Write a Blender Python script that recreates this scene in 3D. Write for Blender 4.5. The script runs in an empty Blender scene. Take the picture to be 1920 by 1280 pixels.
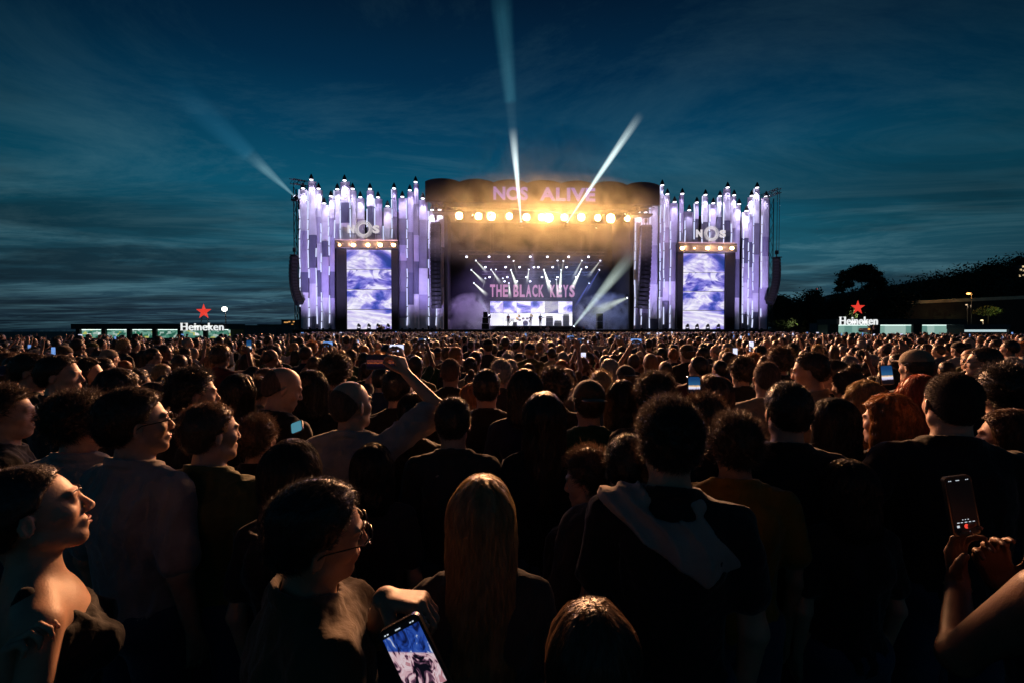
import bpy, math, random, bisect
import numpy as np
from mathutils import Vector, Matrix, Euler

D = bpy.data
SC = bpy.context.scene
COL = SC.collection
R = math.radians
PI = math.pi

def lin(r, g, b, k=1.0):
    f = lambda c: (c / 255 / 12.92) if c <= 10.31 else ((c / 255 + 0.055) / 1.055) ** 2.4
    return (f(r) * k, f(g) * k, f(b) * k, 1.0)

# ------------------------------------------------------------------ camera
CAM_H = 2.05
FPX = 853.0                      # focal length in pixels of the 1920 px wide photograph
PITCH = math.atan((640 - 619) / FPX)
cam_d = D.cameras.new('camera'); cam = D.objects.new('camera', cam_d); COL.objects.link(cam)
cam_d.sensor_width = 36; cam_d.lens = 36 * FPX / 1920
cam_d.clip_start = 0.05; cam_d.clip_end = 3000
cam.location = (0, 0, CAM_H); cam.rotation_euler = (PI / 2 - PITCH, 0, 0)
SC.camera = cam

def P(u, v, Y):
    """world point seen at photo pixel (u, v) at forward distance Y"""
    d = Vector((u - 960, FPX, 640 - v))
    c, s = math.cos(-PITCH), math.sin(-PITCH)
    d = Vector((d.x, d.y * c - d.z * s, d.y * s + d.z * c))
    return Vector((0, 0, CAM_H)) + d * (Y / d.y)

# ------------------------------------------------------------------ sky
W = D.worlds.new('World'); SC.world = W; W.use_nodes = True
nt = W.node_tree; nt.nodes.clear()
def N(t, typ, **kw):
    n = t.nodes.new(typ)
    for k, v in kw.items():
        if k.startswith('i_'):
            n.inputs[k[2:].replace('_', ' ')].default_value = v
        else: setattr(n, k, v)
    return n
def mathn(t, op, a, b=None, c=None, clamp=False):
    n = t.nodes.new('ShaderNodeMath'); n.operation = op; n.use_clamp = clamp
    for i, x in enumerate((a, b, c)):
        if x is None: continue
        if isinstance(x, (int, float)): n.inputs[i].default_value = x
        else: t.links.new(x, n.inputs[i])
    return n.outputs[0]
def ramp(t, fac, stops, interp='LINEAR'):
    n = t.nodes.new('ShaderNodeValToRGB'); n.color_ramp.interpolation = interp
    e = n.color_ramp.elements
    while len(e) < len(stops): e.new(0.5)
    for i, (p, c) in enumerate(stops):
        e[i].position = p; e[i].color = c if isinstance(c, tuple) else (c, c, c, 1)
    t.links.new(fac, n.inputs[0])
    return n.outputs[0]
def mixc(t, fac, a, b, mode='MIX'):
    n = t.nodes.new('ShaderNodeMix'); n.data_type = 'RGBA'; n.blend_type = mode
    for sock, x in ((n.inputs[0], fac), (n.inputs[6], a), (n.inputs[7], b)):
        if isinstance(x, (int, float)): sock.default_value = x
        elif isinstance(x, tuple): sock.default_value = x
        else: t.links.new(x, sock)
    return n.outputs[2]
tc = N(nt, 'ShaderNodeTexCoord')
sx = N(nt, 'ShaderNodeSeparateXYZ'); nt.links.new(tc.outputs['Generated'], sx.inputs[0])
zz = mathn(nt, 'MAXIMUM', sx.outputs[2], 0.0)
base = ramp(nt, zz, [(0.0, lin(16, 34, 48)), (0.04, lin(34, 62, 80)), (0.10, lin(40, 88, 106)), (0.18, lin(22, 88, 108)), (0.27, lin(10, 84, 110)),
                     (0.37, lin(4, 64, 94)), (0.47, lin(1, 43, 72)), (0.58, lin(1, 26, 50)), (1.0, lin(0, 14, 30))])
# cloud streaks: project the direction on a layer overhead
zc = mathn(nt, 'ADD', zz, 0.045)
cx = mathn(nt, 'DIVIDE', sx.outputs[0], zc); cy = mathn(nt, 'DIVIDE', sx.outputs[1], zc)
cmb = N(nt, 'ShaderNodeCombineXYZ'); nt.links.new(cx, cmb.inputs[0]); nt.links.new(cy, cmb.inputs[1])
mp = N(nt, 'ShaderNodeMapping'); nt.links.new(cmb.outputs[0], mp.inputs[0])
mp.inputs['Rotation'].default_value = (0, 0, R(24)); mp.inputs['Scale'].default_value = (0.45, 0.85, 1)
no = N(nt, 'ShaderNodeTexNoise', i_Scale=0.9, i_Detail=9.0, i_Roughness=0.72, i_Distortion=1.0); nt.links.new(mp.outputs[0], no.inputs['Vector'])
mp2 = N(nt, 'ShaderNodeMapping'); nt.links.new(cmb.outputs[0], mp2.inputs[0])
mp2.inputs['Location'].default_value = (7.3, 2.1, 0); mp2.inputs['Rotation'].default_value = (0, 0, R(-10)); mp2.inputs['Scale'].default_value = (0.5, 1.1, 1)
no2 = N(nt, 'ShaderNodeTexNoise', i_Scale=0.55, i_Detail=6.0, i_Roughness=0.6); nt.links.new(mp2.outputs[0], no2.inputs['Vector'])
low = ramp(nt, zz, [(0.0, 0.6), (0.06, 1.0), (0.15, 0.85), (0.25, 0.42), (0.42, 0.16), (1, 0.04)])
light_m = ramp(nt, no.outputs[0], [(0.46, 0.0), (0.66, 1.0)])
dark_m = ramp(nt, no2.outputs[0], [(0.44, 0.0), (0.60, 1.0)])
c1 = mixc(nt, mathn(nt, 'MULTIPLY', mathn(nt, 'MULTIPLY', light_m, low), 0.7), base, lin(92, 140, 154))
lowd = ramp(nt, zz, [(0.0, 1.0), (0.12, 0.95), (0.22, 0.55), (0.36, 0.25), (1, 0.0)])
c2 = mixc(nt, mathn(nt, 'MULTIPLY', mathn(nt, 'MULTIPLY', dark_m, lowd), 0.78), c1, lin(9, 30, 44))
# the last daylight sits behind the stage: darker to the sides, raised behind the camera for blue fill
az = mathn(nt, 'ADD', mathn(nt, 'MULTIPLY', sx.outputs[1], 0.97), mathn(nt, 'MULTIPLY', sx.outputs[0], -0.03))
azr = ramp(nt, az, [(0.0, 0.60), (0.35, 0.40), (0.55, 0.36), (0.68, 0.62), (0.82, 0.92), (0.93, 1.0), (1.0, 1.0)])
c3 = mixc(nt, 1.0, c2, azr, 'MULTIPLY')
bg = N(nt, 'ShaderNodeBackground', i_Strength=1.0); nt.links.new(c3, bg.inputs[0])
sky = N(nt, 'ShaderNodeTexSky', sky_type='NISHITA', sun_disc=False, sun_elevation=R(-5), sun_rotation=R(0))
bg2 = N(nt, 'ShaderNodeBackground', i_Strength=0.05); nt.links.new(sky.outputs[0], bg2.inputs[0])
ad = N(nt, 'ShaderNodeAddShader'); nt.links.new(bg.outputs[0], ad.inputs[0]); nt.links.new(bg2.outputs[0], ad.inputs[1])
wo = N(nt, 'ShaderNodeOutputWorld'); nt.links.new(ad.outputs[0], wo.inputs[0])

# ------------------------------------------------------------------ exposure, sampling
SC.view_settings.view_transform = 'Standard'; SC.view_settings.look = 'None'
SC.view_settings.exposure = 0; SC.view_settings.gamma = 1
cy_ = SC.cycles
cy_.use_denoising = True
try: cy_.denoiser = 'OPENIMAGEDENOISE'
except Exception: pass
cy_.max_bounces = 5; cy_.diffuse_bounces = 1; cy_.glossy_bounces = 2; cy_.transmission_bounces = 3
cy_.volume_bounces = 0; cy_.transparent_max_bounces = 24
cy_.caustics_reflective = False; cy_.caustics_refractive = False
cy_.sample_clamp_indirect = 4
cy_.use_light_tree = True
cy_.volume_max_steps = 96; cy_.volume_step_rate = 2.0
cy_.use_adaptive_sampling = True; cy_.adaptive_threshold = 0.01

# ------------------------------------------------------------------ stage frame
TH = R(3.2)
SO = Vector(P(1003, 619, 60.0)); SO.z = 0
MS = Matrix.Translation(SO) @ Matrix.Rotation(TH, 4, 'Z')
MSI = MS.inverted()
CAML = MSI @ Vector((0, 0, CAM_H))
def S(u, v, b=0.0):
    """stage-local (x, z) of photo pixel (u, v) on the plane b metres behind the stage front"""
    q = MSI @ P(u, v, 50.0)
    d = q - CAML
    t = (b - CAML.y) / d.y
    r = CAML + d * t
    return r.x, r.z
def SV(u, v, b=0.0):
    x, z = S(u, v, b); return Vector((x, b, z))

# ------------------------------------------------------------------ materials
MATS = {}
def mat(name, col, rough=0.6, metal=0.0, spec=0.5, noise=0.0, nscale=8.0, bump=0.0, bscale=40.0, sss=0.0, sheen=0.0, coords='Object'):
    if name in MATS: return MATS[name]
    m = D.materials.new(name); m.use_nodes = True
    t = m.node_tree; b = t.nodes['Principled BSDF']
    b.inputs['Base Color'].default_value = col if len(col) == 4 else (*col, 1)
    b.inputs['Roughness'].default_value = rough; b.inputs['Metallic'].default_value = metal
    b.inputs['Specular IOR Level'].default_value = spec
    if sss:
        b.inputs['Subsurface Weight'].default_value = sss; b.inputs['Subsurface Radius'].default_value = (1.0, 0.25, 0.1)
        b.inputs['Subsurface Scale'].default_value = 0.012
    if sheen:
        b.inputs['Sheen Weight'].default_value = sheen; b.inputs['Sheen Roughness'].default_value = 0.4
    if noise or bump:
        tcn = N(t, 'ShaderNodeTexCoord')
    if noise:
        n = N(t, 'ShaderNodeTexNoise', i_Scale=nscale, i_Detail=4.0); t.links.new(tcn.outputs[coords], n.inputs['Vector'])
        f = ramp(t, n.outputs[0], [(0.3, 1 - noise), (0.7, 1.0)])
        c = mixc(t, 1.0, tuple(b.inputs['Base Color'].default_value), f, 'MULTIPLY')
        t.links.new(c, b.inputs['Base Color'])
    if bump:
        n = N(t, 'ShaderNodeTexNoise', i_Scale=bscale, i_Detail=3.0); t.links.new(tcn.outputs[coords], n.inputs['Vector'])
        bn = N(t, 'ShaderNodeBump', i_Strength=bump, i_Distance=0.01); t.links.new(n.outputs[0], bn.inputs['Height'])
        t.links.new(bn.outputs[0], b.inputs['Normal'])
    MATS[name] = m
    return m
def emat(name, col, strength=1.0):
    if name in MATS: return MATS[name]
    m = D.materials.new(name); m.use_nodes = True
    t = m.node_tree; b = t.nodes['Principled BSDF']
    b.inputs['Base Color'].default_value = (0.02, 0.02, 0.02, 1)
    b.inputs['Emission Color'].default_value = col; b.inputs['Emission Strength'].default_value = strength
    MATS[name] = m
    return m

# ------------------------------------------------------------------ mesh helpers
def mesh_from(name, V, F, mats=(), fm=None, smooth=False):
    """V (n,3) array; F (m,4) or (m,3) int array or list of tuples"""
    me = D.meshes.new(name)
    if isinstance(F, np.ndarray):
        n = F.shape[1]; m = len(F)
        me.vertices.add(len(V)); me.vertices.foreach_set('co', np.asarray(V, np.float32).ravel())
        me.loops.add(m * n); me.loops.foreach_set('vertex_index', F.astype(np.int32).ravel())
        me.polygons.add(m); me.polygons.foreach_set('loop_start', np.arange(0, m * n, n, dtype=np.int32))
        me.update(calc_edges=True)
    else:
        me.from_pydata([tuple(v) for v in V], [], F)
    for x in mats: me.materials.append(x)
    if fm is not None: me.polygons.foreach_set('material_index', np.asarray(fm, np.int32))
    me.polygons.foreach_set('use_smooth', np.full(len(me.polygons), bool(smooth)))
    me.update()
    return me
def link(name, me, parent=None, mw=None):
    o = D.objects.new(name, me); COL.objects.link(o)
    if parent is not None: o.parent = parent
    if mw is not None: o.matrix_local = mw
    return o
def tag(o, label=None, cat=None, group=None, kind=None):
    if label: o['label'] = label
    if cat: o['category'] = cat
    if group: o['group'] = group
    if kind: o['kind'] = kind
    return o
def thing(name, label, cat, loc=(0, 0, 0), rz=0.0, group=None, stage=False):
    o = D.objects.new(name, None); COL.objects.link(o); o.empty_display_size = 0.2
    if stage: o.matrix_world = MS @ Matrix.Translation(loc) @ Matrix.Rotation(rz, 4, 'Z')
    else: o.matrix_world = Matrix.Translation(loc) @ Matrix.Rotation(rz, 4, 'Z')
    return tag(o, label, cat, group)
class MB:
    def __init__(s): s.V = []; s.F = []; s.M = []; s.smooth = []
    def add(s, V, F, m=0, sm=False):
        k = len(s.V); s.V += [tuple(v) for v in V]; s.F += [tuple(i + k for i in f) for f in F]
        s.M += [m] * len(F); s.smooth += [sm] * len(F); return s
    def box(s, c, d, m=0, rot=None):
        x, y, z = (k / 2 for k in d)
        V = [Vector(p) for p in ((-x, -y, -z), (x, -y, -z), (x, y, -z), (-x, y, -z), (-x, -y, z), (x, -y, z), (x, y, z), (-x, y, z))]
        if rot is not None: V = [rot @ v for v in V]
        c = Vector(c); return s.add([v + c for v in V], [(0, 3, 2, 1), (4, 5, 6, 7), (0, 1, 5, 4), (1, 2, 6, 5), (2, 3, 7, 6), (3, 0, 4, 7)], m)
    def box2(s, a, b, m=0):
        return s.box([(p + q) / 2 for p, q in zip(a, b)], [abs(q - p) for p, q in zip(a, b)], m)
    def tube(s, a, b, r, r2=None, n=8, m=0, cap=True, sm=True):
        a = Vector(a); b = Vector(b); r2 = r if r2 is None else r2
        d = (b - a)
        if d.length < 1e-9: return s
        q = d.to_track_quat('Z', 'Y')
        V = []
        for p, rr in ((a, r), (b, r2)):
            V += [p + q @ Vector((rr * math.cos(2 * PI * i / n), rr * math.sin(2 * PI * i / n), 0)) for i in range(n)]
        s.add(V, [(i, (i + 1) % n, n + (i + 1) % n, n + i) for i in range(n)], m, sm)
        if cap: s.add(V, [tuple(range(n))[::-1], tuple(range(n, 2 * n))], m)
        return s
    def path(s, pts, r, n=6, m=0):
        for a, b in zip(pts[:-1], pts[1:]): s.tube(a, b, r, n=n, m=m)
        return s
    def ball(s, c, r, n=10, m=0, sc=(1, 1, 1)):
        V = []; F = []; k = n // 2
        for i in range(1, k):
            t = PI * i / k
            for j in range(n):
                p = 2 * PI * j / n
                V.append((c[0] + r * sc[0] * math.sin(t) * math.cos(p), c[1] + r * sc[1] * math.sin(t) * math.sin(p), c[2] + r * sc[2] * math.cos(t)))
        V += [(c[0], c[1], c[2] + r * sc[2]), (c[0], c[1], c[2] - r * sc[2])]
        a = len(V) - 2
        for i in range(k - 2):
            for j in range(n):
                F.append((i * n + j, (i + 1) * n + j, (i + 1) * n + (j + 1) % n, i * n + (j + 1) % n))
        for j in range(n):
            F.append((a, j, (j + 1) % n)); F.append((a + 1, (k - 2) * n + (j + 1) % n, (k - 2) * n + j))
        return s.add(V, F, m, True)
    def truss(s, a, b, w=0.4, r=0.03, step=None, m=0):
        a = Vector(a); b = Vector(b); d = b - a; q = d.to_track_quat('Z', 'Y'); h = w / 2
        cs = [q @ Vector(c) for c in ((-h, -h, 0), (h, -h, 0), (h, h, 0), (-h, h, 0))]
        for c in cs: s.tube(a + c, b + c, r, n=5, m=m)
        k = max(1, int(d.length / (step or w)))
        for i in range(k):
            p0 = a + d * (i / k); p1 = a + d * ((i + 1) / k)
            for j in range(4):
                c0, c1 = cs[j], cs[(j + 1) % 4]
                if i % 2: c0, c1 = c1, c0
                s.tube(p0 + c0, p1 + c1, r * 0.6, n=4, m=m, cap=False)
        return s
    def build(s, name, mats, parent=None, mw=None):
        me = D.meshes.new(name); me.from_pydata(s.V, [], s.F)
        for x in (mats if isinstance(mats, (list, tuple)) else [mats]): me.materials.append(x)
        me.polygons.foreach_set('material_index', np.array(s.M, np.int32))
        me.polygons.foreach_set('use_smooth', np.array(s.smooth, bool)); me.update()
        return link(name, me, parent, mw)
def lamp(kind, loc, target, power, col, angle=60, blend=0.6, size=0.15, sizey=None, spread=None, parent=None, stage=True):
    l = D.lights.new('light', kind); l.energy = power; l.color = col[:3]
    if kind == 'SPOT': l.spot_size = R(angle); l.spot_blend = blend; l.shadow_soft_size = size
    elif kind == 'AREA':
        l.size = size
        if sizey: l.shape = 'RECTANGLE'; l.size_y = sizey
        if spread: l.spread = R(spread)
    else: l.shadow_soft_size = size
    o = D.objects.new('light', l); COL.objects.link(o)
    loc = Vector(loc); d = Vector(target) - loc if target is not None else Vector((0, 0, -1))
    m = Matrix.Translation(loc) @ d.to_track_quat('-Z', 'Y').to_matrix().to_4x4()
    o.matrix_world = (MS @ m) if stage else m
    return o
def text_mesh(s, size, bold=0.0, sx=1.0, depth=0.05, spacing=1.0, align='CENTER'):
    c = D.curves.new('lettering', 'FONT'); c.body = s; c.size = size; c.offset = bold; c.extrude = depth; c.space_character = spacing
    c.align_x = align; c.resolution_u = 3
    o = D.objects.new('tmp', c); COL.objects.link(o)
    bpy.context.view_layer.update()
    me = D.meshes.new_from_object(o.evaluated_get(bpy.context.evaluated_depsgraph_get()))
    D.objects.remove(o); D.curves.remove(c)
    me.transform(Matrix.Rotation(PI / 2, 4, 'X') @ Matrix.Diagonal((sx, 1, 1, 1)))
    me.materials.clear()
    return me
def fit_mesh(me, x0, x1, z0, z1):
    """scale/move a lettering mesh (in the xz plane) to fill the given box"""
    c = np.empty(len(me.vertices) * 3, np.float32); me.vertices.foreach_get('co', c); c = c.reshape(-1, 3)
    a, b = c.min(0), c.max(0)
    c[:, 0] = x0 + (c[:, 0] - a[0]) / (b[0] - a[0]) * (x1 - x0)
    c[:, 2] = z0 + (c[:, 2] - a[2]) / (b[2] - a[2]) * (z1 - z0)
    me.vertices.foreach_set('co', c.ravel()); me.update()
    return me
# ------------------------------------------------------------------ ground
g = MB(); g.box((0, 150, -0.5), (1200, 1000, 1.0))
tag(g.build('ground', mat('turf', (0.012, 0.014, 0.009), 0.95, noise=0.5, nscale=2.0, bump=0.6, bscale=30)), kind='structure', label='dark trodden festival field under the crowd')

BLK = mat('black_paint', (0.012, 0.012, 0.014), 0.55, noise=0.4, nscale=3)
DRAPE = mat('black_drape', (0.010, 0.010, 0.012), 0.9, noise=0.5, nscale=1.5, bump=0.5, bscale=6)
STEEL = mat('truss_metal', (0.10, 0.10, 0.11), 0.5, 0.6, noise=0.3, nscale=6)
DARKM = mat('dark_metal', (0.03, 0.03, 0.035), 0.45, 0.6, noise=0.3, nscale=9)
LEDM = emat('led_white', lin(214, 222, 255), 1.25)
CAPG = emat('lamp_glow', lin(250, 238, 255), 4.0)
WARM = emat('blinder_glow', (1.0, 0.62, 0.26, 1), 26.0)
WARM2 = emat('small_blinder_glow', (1.0, 0.60, 0.25, 1), 12.0)
COOL = emat('cool_lamp_glow', lin(225, 228, 255), 5.0)
def fabric(name, col, rough=0.75):
    m = mat(name, col, rough, noise=0.22, nscale=0.9, bump=0.25, bscale=3.0)
    return m
FAB = [fabric('column_fabric_pale', (0.66, 0.62, 0.72)), fabric('column_fabric_lilac', (0.42, 0.37, 0.54)), fabric('column_fabric_slate', (0.12, 0.115, 0.19)),
       fabric('column_fabric_grey', (0.20, 0.18, 0.26))]

DECK = 2.12
PURPLE = (0.55, 0.46, 1.0); LILAC = (0.78, 0.72, 1.0)
# ------------------------------------------------------------------ stage deck
xa, _ = S(552, 619); xb, _ = S(1448, 619)
t = thing('stage_deck', 'long black stage platform raised above the pit with steel edge rails', 'stage', ((xa + xb) / 2, 0, 0), stage=True)
w = (xb - xa) / 2
b = MB(); b.box2((-w, -0.6, 0), (w, 15, DECK - 0.12)); b.build('skirt', DRAPE, t)
b = MB(); b.box2((-w - 0.1, -0.8, DECK - 0.117), (w + 0.1, 15.2, DECK)); b.build('platform', mat('deck_ply', (0.03, 0.03, 0.035), 0.35, noise=0.4, nscale=2), t)
b = MB()
for k in range(2): b.tube((-12, -0.95, DECK - 0.5 - 0.35 * k), (6, -0.95, DECK - 0.5 - 0.35 * k), 0.035, n=6)
for k in range(13): b.tube((-12 + 1.5 * k, -0.95, 0), (-12 + 1.5 * k, -0.95, DECK - 0.5), 0.03, n=6)
b.build('rail', STEEL, t)
b = MB()
for k in range(6): b.box2((3.0, -1.0 - 0.3 * (5 - k), 0), (5.4, -1.0 - 0.3 * (4 - k) - 0.003, 0.3 * (k + 1)))
b.build('steps', DARKM, t)

# ------------------------------------------------------------------ lit column wings
LCOL = [(562, 577, 357), (577, 591, 340), (591, 602.5, 356), (602, 616, 385), (616, 626, 371), (626, 638, 357), (638, 656, 342), (656, 667, 357), (668, 682, 372),
        (688, 701, 358), (702.5, 715.5, 373), (718, 734.5, 389), (735, 744, 357), (747, 762, 372), (762, 774.5, 359), (775, 784.5, 345), (784.5, 801, 375), (803, 817, 396), (817, 832, 397)]
RCOL = [(1190, 1203, 401), (1203, 1217, 401), (1219, 1236, 386), (1237, 1244, 351), (1245, 1257, 367), (1258, 1273, 381), (1274, 1282, 367), (1284, 1300, 397),
        (1302.5, 1312, 382), (1315, 1327.5, 369), (1330, 1344, 384), (1346, 1355.5, 370), (1355.5, 1370, 355), (1371, 1381, 369), (1382, 1391, 385), (1392, 1404, 399),
        (1404, 1414, 370), (1414, 1427, 354), (1427, 1442.5, 372)]
def wing(label, cols, portal, seed, tones):
    rnd = random.Random(seed)
    xs = [S(c[0], 600)[0] for c in cols] + [S(cols[-1][1], 600)[0]]
    xm = (xs[0] + xs[-1]) / 2
    root = thing('column_wall', label, 'stage wing', (xm, 0, DECK), stage=True)
    pu0, pu1, pv = portal
    bk = MB(); bk.box2((xs[0] - xm - 0.45, 0.9, 0), (xs[-1] - xm + 0.45, 1.3, S(600, 392)[1] - DECK)); 
    bk.build('backing', DRAPE, root)
    for i, (u0, u1, vt) in enumerate(cols):
        uc = (u0 + u1) / 2
        x0, zt = S(u0, vt); x1, _ = S(u1, vt)
        cut = pu0 - 2 < uc < pu1 + 2
        zb = (S(uc, pv)[1] + 0.04) if cut else DECK + 0.02
        x0 -= xm; x1 -= xm; xc = (x0 + x1) / 2; hw = (x1 - x0) / 2 * 1.10
        yo = 0.32 * ((i * 7) % 3 - 1) * 0.5
        z = zt - DECK; zb -= DECK
        b = MB(); k = 10; first = True; last_w = (0.0, 0.97); tl = tones[i % len(tones)]
        j = 0; tone_prev = None
        while z > zb + 0.3:
            hgt = rnd.choice([2.0, 2.6, 3.4, 4.2, 5.2]); zn = max(zb, z - hgt)
            if zn - zb < 1.4: zn = zb
            tone = int(tl[min(j, len(tl) - 1)]) if j < len(tl) else rnd.choice([0, 0, 1, 2, 1, 3])
            cur = (rnd.uniform(-0.10, 0.10) * hw, rnd.uniform(0.86, 1.0))
            dep = rnd.uniform(0.14, 0.30)
            top = (last_w if rnd.random() < 0.5 else cur)
            V = []
            for zz_, (ox, ww) in ((zn, cur), (z, top)):
                for a in range(k + 1):
                    p = PI * a / k
                    V.append((xc + ox - hw * ww * math.cos(p), 0.45 + yo - dep * math.sin(p) ** 0.45 - 0.2, zz_))
            n = k + 1
            b.add(V, [(a, a + 1, n + a + 1, n + a) for a in range(k)], tone, True)
            b.add(V, [tuple(range(n))[::-1], tuple(range(n, 2 * n))], tone)
            last_w = cur; z = zn; j += 1
        c = b.build('column', FAB, root)
        # vertical led tubes along the left edge
        if rnd.random() < 0.86:
            m = MB(); zz_ = zt - DECK - rnd.choice([0.0, 0.0, 1.2, 2.4]); xe = x0 + 0.02
            while zz_ > zb + 0.7:
                l = rnd.choice([1.12, 1.12, 1.12, 2.3]); z1 = max(zb, zz_ - l)
                if rnd.random() < 0.84:
                    xo = rnd.uniform(-0.05, 0.05)
                    m.tube((xe + xo, -0.10 + yo, zz_), (xe + rnd.uniform(-0.05, 0.05), -0.10 + yo, z1), 0.062, n=6)
                zz_ = z1 - 0.14
            if m.V: m.build('led_tube', LEDM, c)
        # hooded lamp above the column, up-light at its foot
        m = MB(); zt_ = zt - DECK + 0.18
        m.tube((xc, -0.05 + yo, zt_), (xc, -0.05 + yo, zt_ + 0.30), 0.27, 0.24, n=12, m=0); m.tube((xc, -0.05 + yo, zt_ + 0.30), (xc, -0.05 + yo, zt_ + 0.72), 0.24, 0.05, n=12, m=0)
        m.tube((xc, -0.05 + yo, zt_ - 0.06), (xc, -0.05 + yo, zt_ - 0.003), 0.22, n=12, m=1)
        m.tube((xc, 0.35 + yo, zt_ - 0.8), (xc, 0.35 + yo, zt_ + 0.35), 0.05, n=6, m=0); m.tube((xc, 0.35 + yo, zt_ + 0.3), (xc, -0.05 + yo, zt_ + 0.3), 0.05, n=6, m=0)
        m.build('hooded_lamp', [DARKM, CAPG], c)
        bright = rnd.choice([1.0, 0.6, 1.5, 0.4])
        lamp('SPOT', (xm + xc, -0.72 + yo, zt + 0.22), (xm + xc, 0.12 + yo, zt - 2.4), 700 * bright, LILAC, 62, 1.0, 0.08)
        if not cut:
            lamp('SPOT', (xm + xc + 0.1, -1.25 + yo, DECK + 0.12), (xm + xc, 0.2 + yo, DECK + 4.2), 700 * rnd.choice([0.5, 1, 1.4]), LILAC, 52, 1.0, 0.08)
            m = MB(); m.box((xc + 0.1, -1.25 + yo, 0.09), (0.26, 0.2, 0.14)); m.build('foot_light', [DARKM], root)
    return root, xs[0], xs[-1]
LT = ['012', '0021', '0102', '0021', '0112', '010', '0201', '00', '01', '022', '112', '00', '132', '131', '1320', '133', '133', '03', '00']
RT = ['00', '00', '010', '01', '013', '13', '12', '31', '12', '02', '11', '02', '02', '01', '012', '021', '0121', '003', '010']
LW = wing('wall of glowing lilac columns left of the stage opening, around the taller video screen', LCOL, (630, 746, 452), 5, LT)
RW = wing('wall of glowing lilac columns right of the stage opening, around the narrower video screen', RCOL, (1271, 1379, 457), 11, RT)
# broad violet washes from the pit on both wings
for x in np.linspace(LW[1] + 2, LW[2] - 1, 5):
    lamp('SPOT', (x, -7, 1.2), (x, 0, 11), 6000, PURPLE, 74, 1.0, 0.3)
for x in np.linspace(RW[1] + 1, RW[2] - 2, 5):
    lamp('SPOT', (x, -7, 1.2), (x, 0, 11), 5800, PURPLE, 74, 1.0, 0.3)

# ------------------------------------------------------------------ video screens in the wings
def screen_mat(name, seed, purple=0.5, gain=1.0, scale=1.0):
    m = D.materials.new(name); m.use_nodes = True; t = m.node_tree; b = t.nodes['Principled BSDF']
    b.inputs['Base Color'].default_value = (0.01, 0.01, 0.012, 1); b.inputs['Roughness'].default_value = 0.35
    tcn = N(t, 'ShaderNodeTexCoord'); mp = N(t, 'ShaderNodeMapping'); t.links.new(tcn.outputs['Object'], mp.inputs[0])
    mp.inputs['Location'].default_value = (seed * 3.1, seed * 1.7, seed); mp.inputs['Scale'].default_value = (0.22 * scale, 0.22 * scale, 0.42 * scale)
    mp.inputs['Rotation'].default_value = (0, R(-22 + 17 * (seed % 3)), 0)
    n1 = N(t, 'ShaderNodeTexNoise', i_Scale=1.0, i_Detail=4.0, i_Distortion=2.2); t.links.new(mp.outputs[0], n1.inputs['Vector'])
    n2 = N(t, 'ShaderNodeTexNoise', i_Scale=1.7, i_Detail=2.0, i_Distortion=4.0); t.links.new(mp.outputs[0], n2.inputs['Vector'])
    c = ramp(t, n1.outputs[0], [(0.30, lin(24, 58, 140)), (0.38, lin(74, 88, 190)), (0.44, lin(150, 142, 225)), (0.475, lin(190, 182, 238)), (0.49, lin(222, 216, 248)), (0.57, lin(250, 248, 255)), (0.64, lin(206, 196, 240)), (0.74, lin(168, 150, 222))])
    c2 = ramp(t, n2.outputs[0], [(0.36, lin(96, 96, 190)), (0.46, lin(200, 190, 240)), (0.50, lin(250, 250, 255))])
    cc = mixc(t, purple, c, c2, 'MULTIPLY')
    t.links.new(cc, b.inputs['Emission Color']); b.inputs['Emission Strength'].default_value = gain
    return m
def video_tower(label, pu0, pu1, pv, su0, su1, sv0, sv1, seed, lamps):
    px0, pz = S(pu0, pv, -0.5); px1, _ = S(pu1, pv, -0.5); sx0, sz1 = S(su0, sv0, -0.3); sx1, sz0 = S(su1, sv1, -0.3)
    xm = (px0 + px1) / 2; root = thing('video_tower', label, 'video screen', (xm, -0.5, DECK), stage=True)
    H = pz - DECK
    b = MB(); b.box2((px0 - xm, 0, 0), (sx0 - xm - 0.05, 0.9, H)); b.build('side_drape', DRAPE, root)
    b = MB(); b.box2((sx1 - xm + 0.05, 0, 0), (px1 - xm, 0.9, H)); b.build('side_drape', DRAPE, root)
    b = MB(); b.box2((px0 - xm - 0.003, -0.4, sz1 - DECK + 0.12), (px1 - xm + 0.003, 0.9, H + 0.003)); b.build('header', BLK, root)
    b = MB(); b.box2((px0 - xm - 0.05, -0.45, H + 0.006), (px1 - xm + 0.05, -0.35, H + 0.10)); b.build('top_edge', mat('pale_rail', (0.5, 0.45, 0.6), 0.5), root)
    hh = (sz1 - DECK) / 4
    for k in range(4):
        b = MB(); b.box2((sx0 - xm, 0.2, k * hh + 0.04), (sx1 - xm, 0.4, (k + 1) * hh - 0.04))
        m = [screen_mat('screen_picture_%d_%d' % (seed, k), seed + k * 1.37, [0.25, 0.3, 0.9, 0.5][k], 1.0, [0.55, 0.75, 0.65, 0.5][k])]
        b.build('screen_panel', m, root)
    for u, s_ in lamps:
        x, z = S(u, (pv + sv0) / 2, -0.95)
        l = thing('blinder_light', 'x', 'stage light', (x, -0.98, z), stage=True)
        TOWER_LAMPS.append((l, s_))
        b = MB(); b.box((0, 0.06, 0), (0.62, 0.16, 0.42)); b.box((0, 0.16, 0.28), (0.12, 0.12, 0.3)); b.build('housing', DARKM, l)
        b = MB()
        b.ball((0, -0.02, 0), 0.27 * s_, 14, sc=(1.0, 0.3, 0.8))
        b.build('lens', WARM2, l)
        lamp('SPOT', (x, -1.2, z), (x + CAML.x * 0.3 - x * 0.3, -60, 6.0), 6500 * s_, (1.0, 0.46, 0.20), 60, 1.0, 0.2)
        b_ = lamp('POINT', (x, -1.35, z), None, 90 * s_, (1.0, 0.48, 0.14), size=0.1)
    return root
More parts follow.
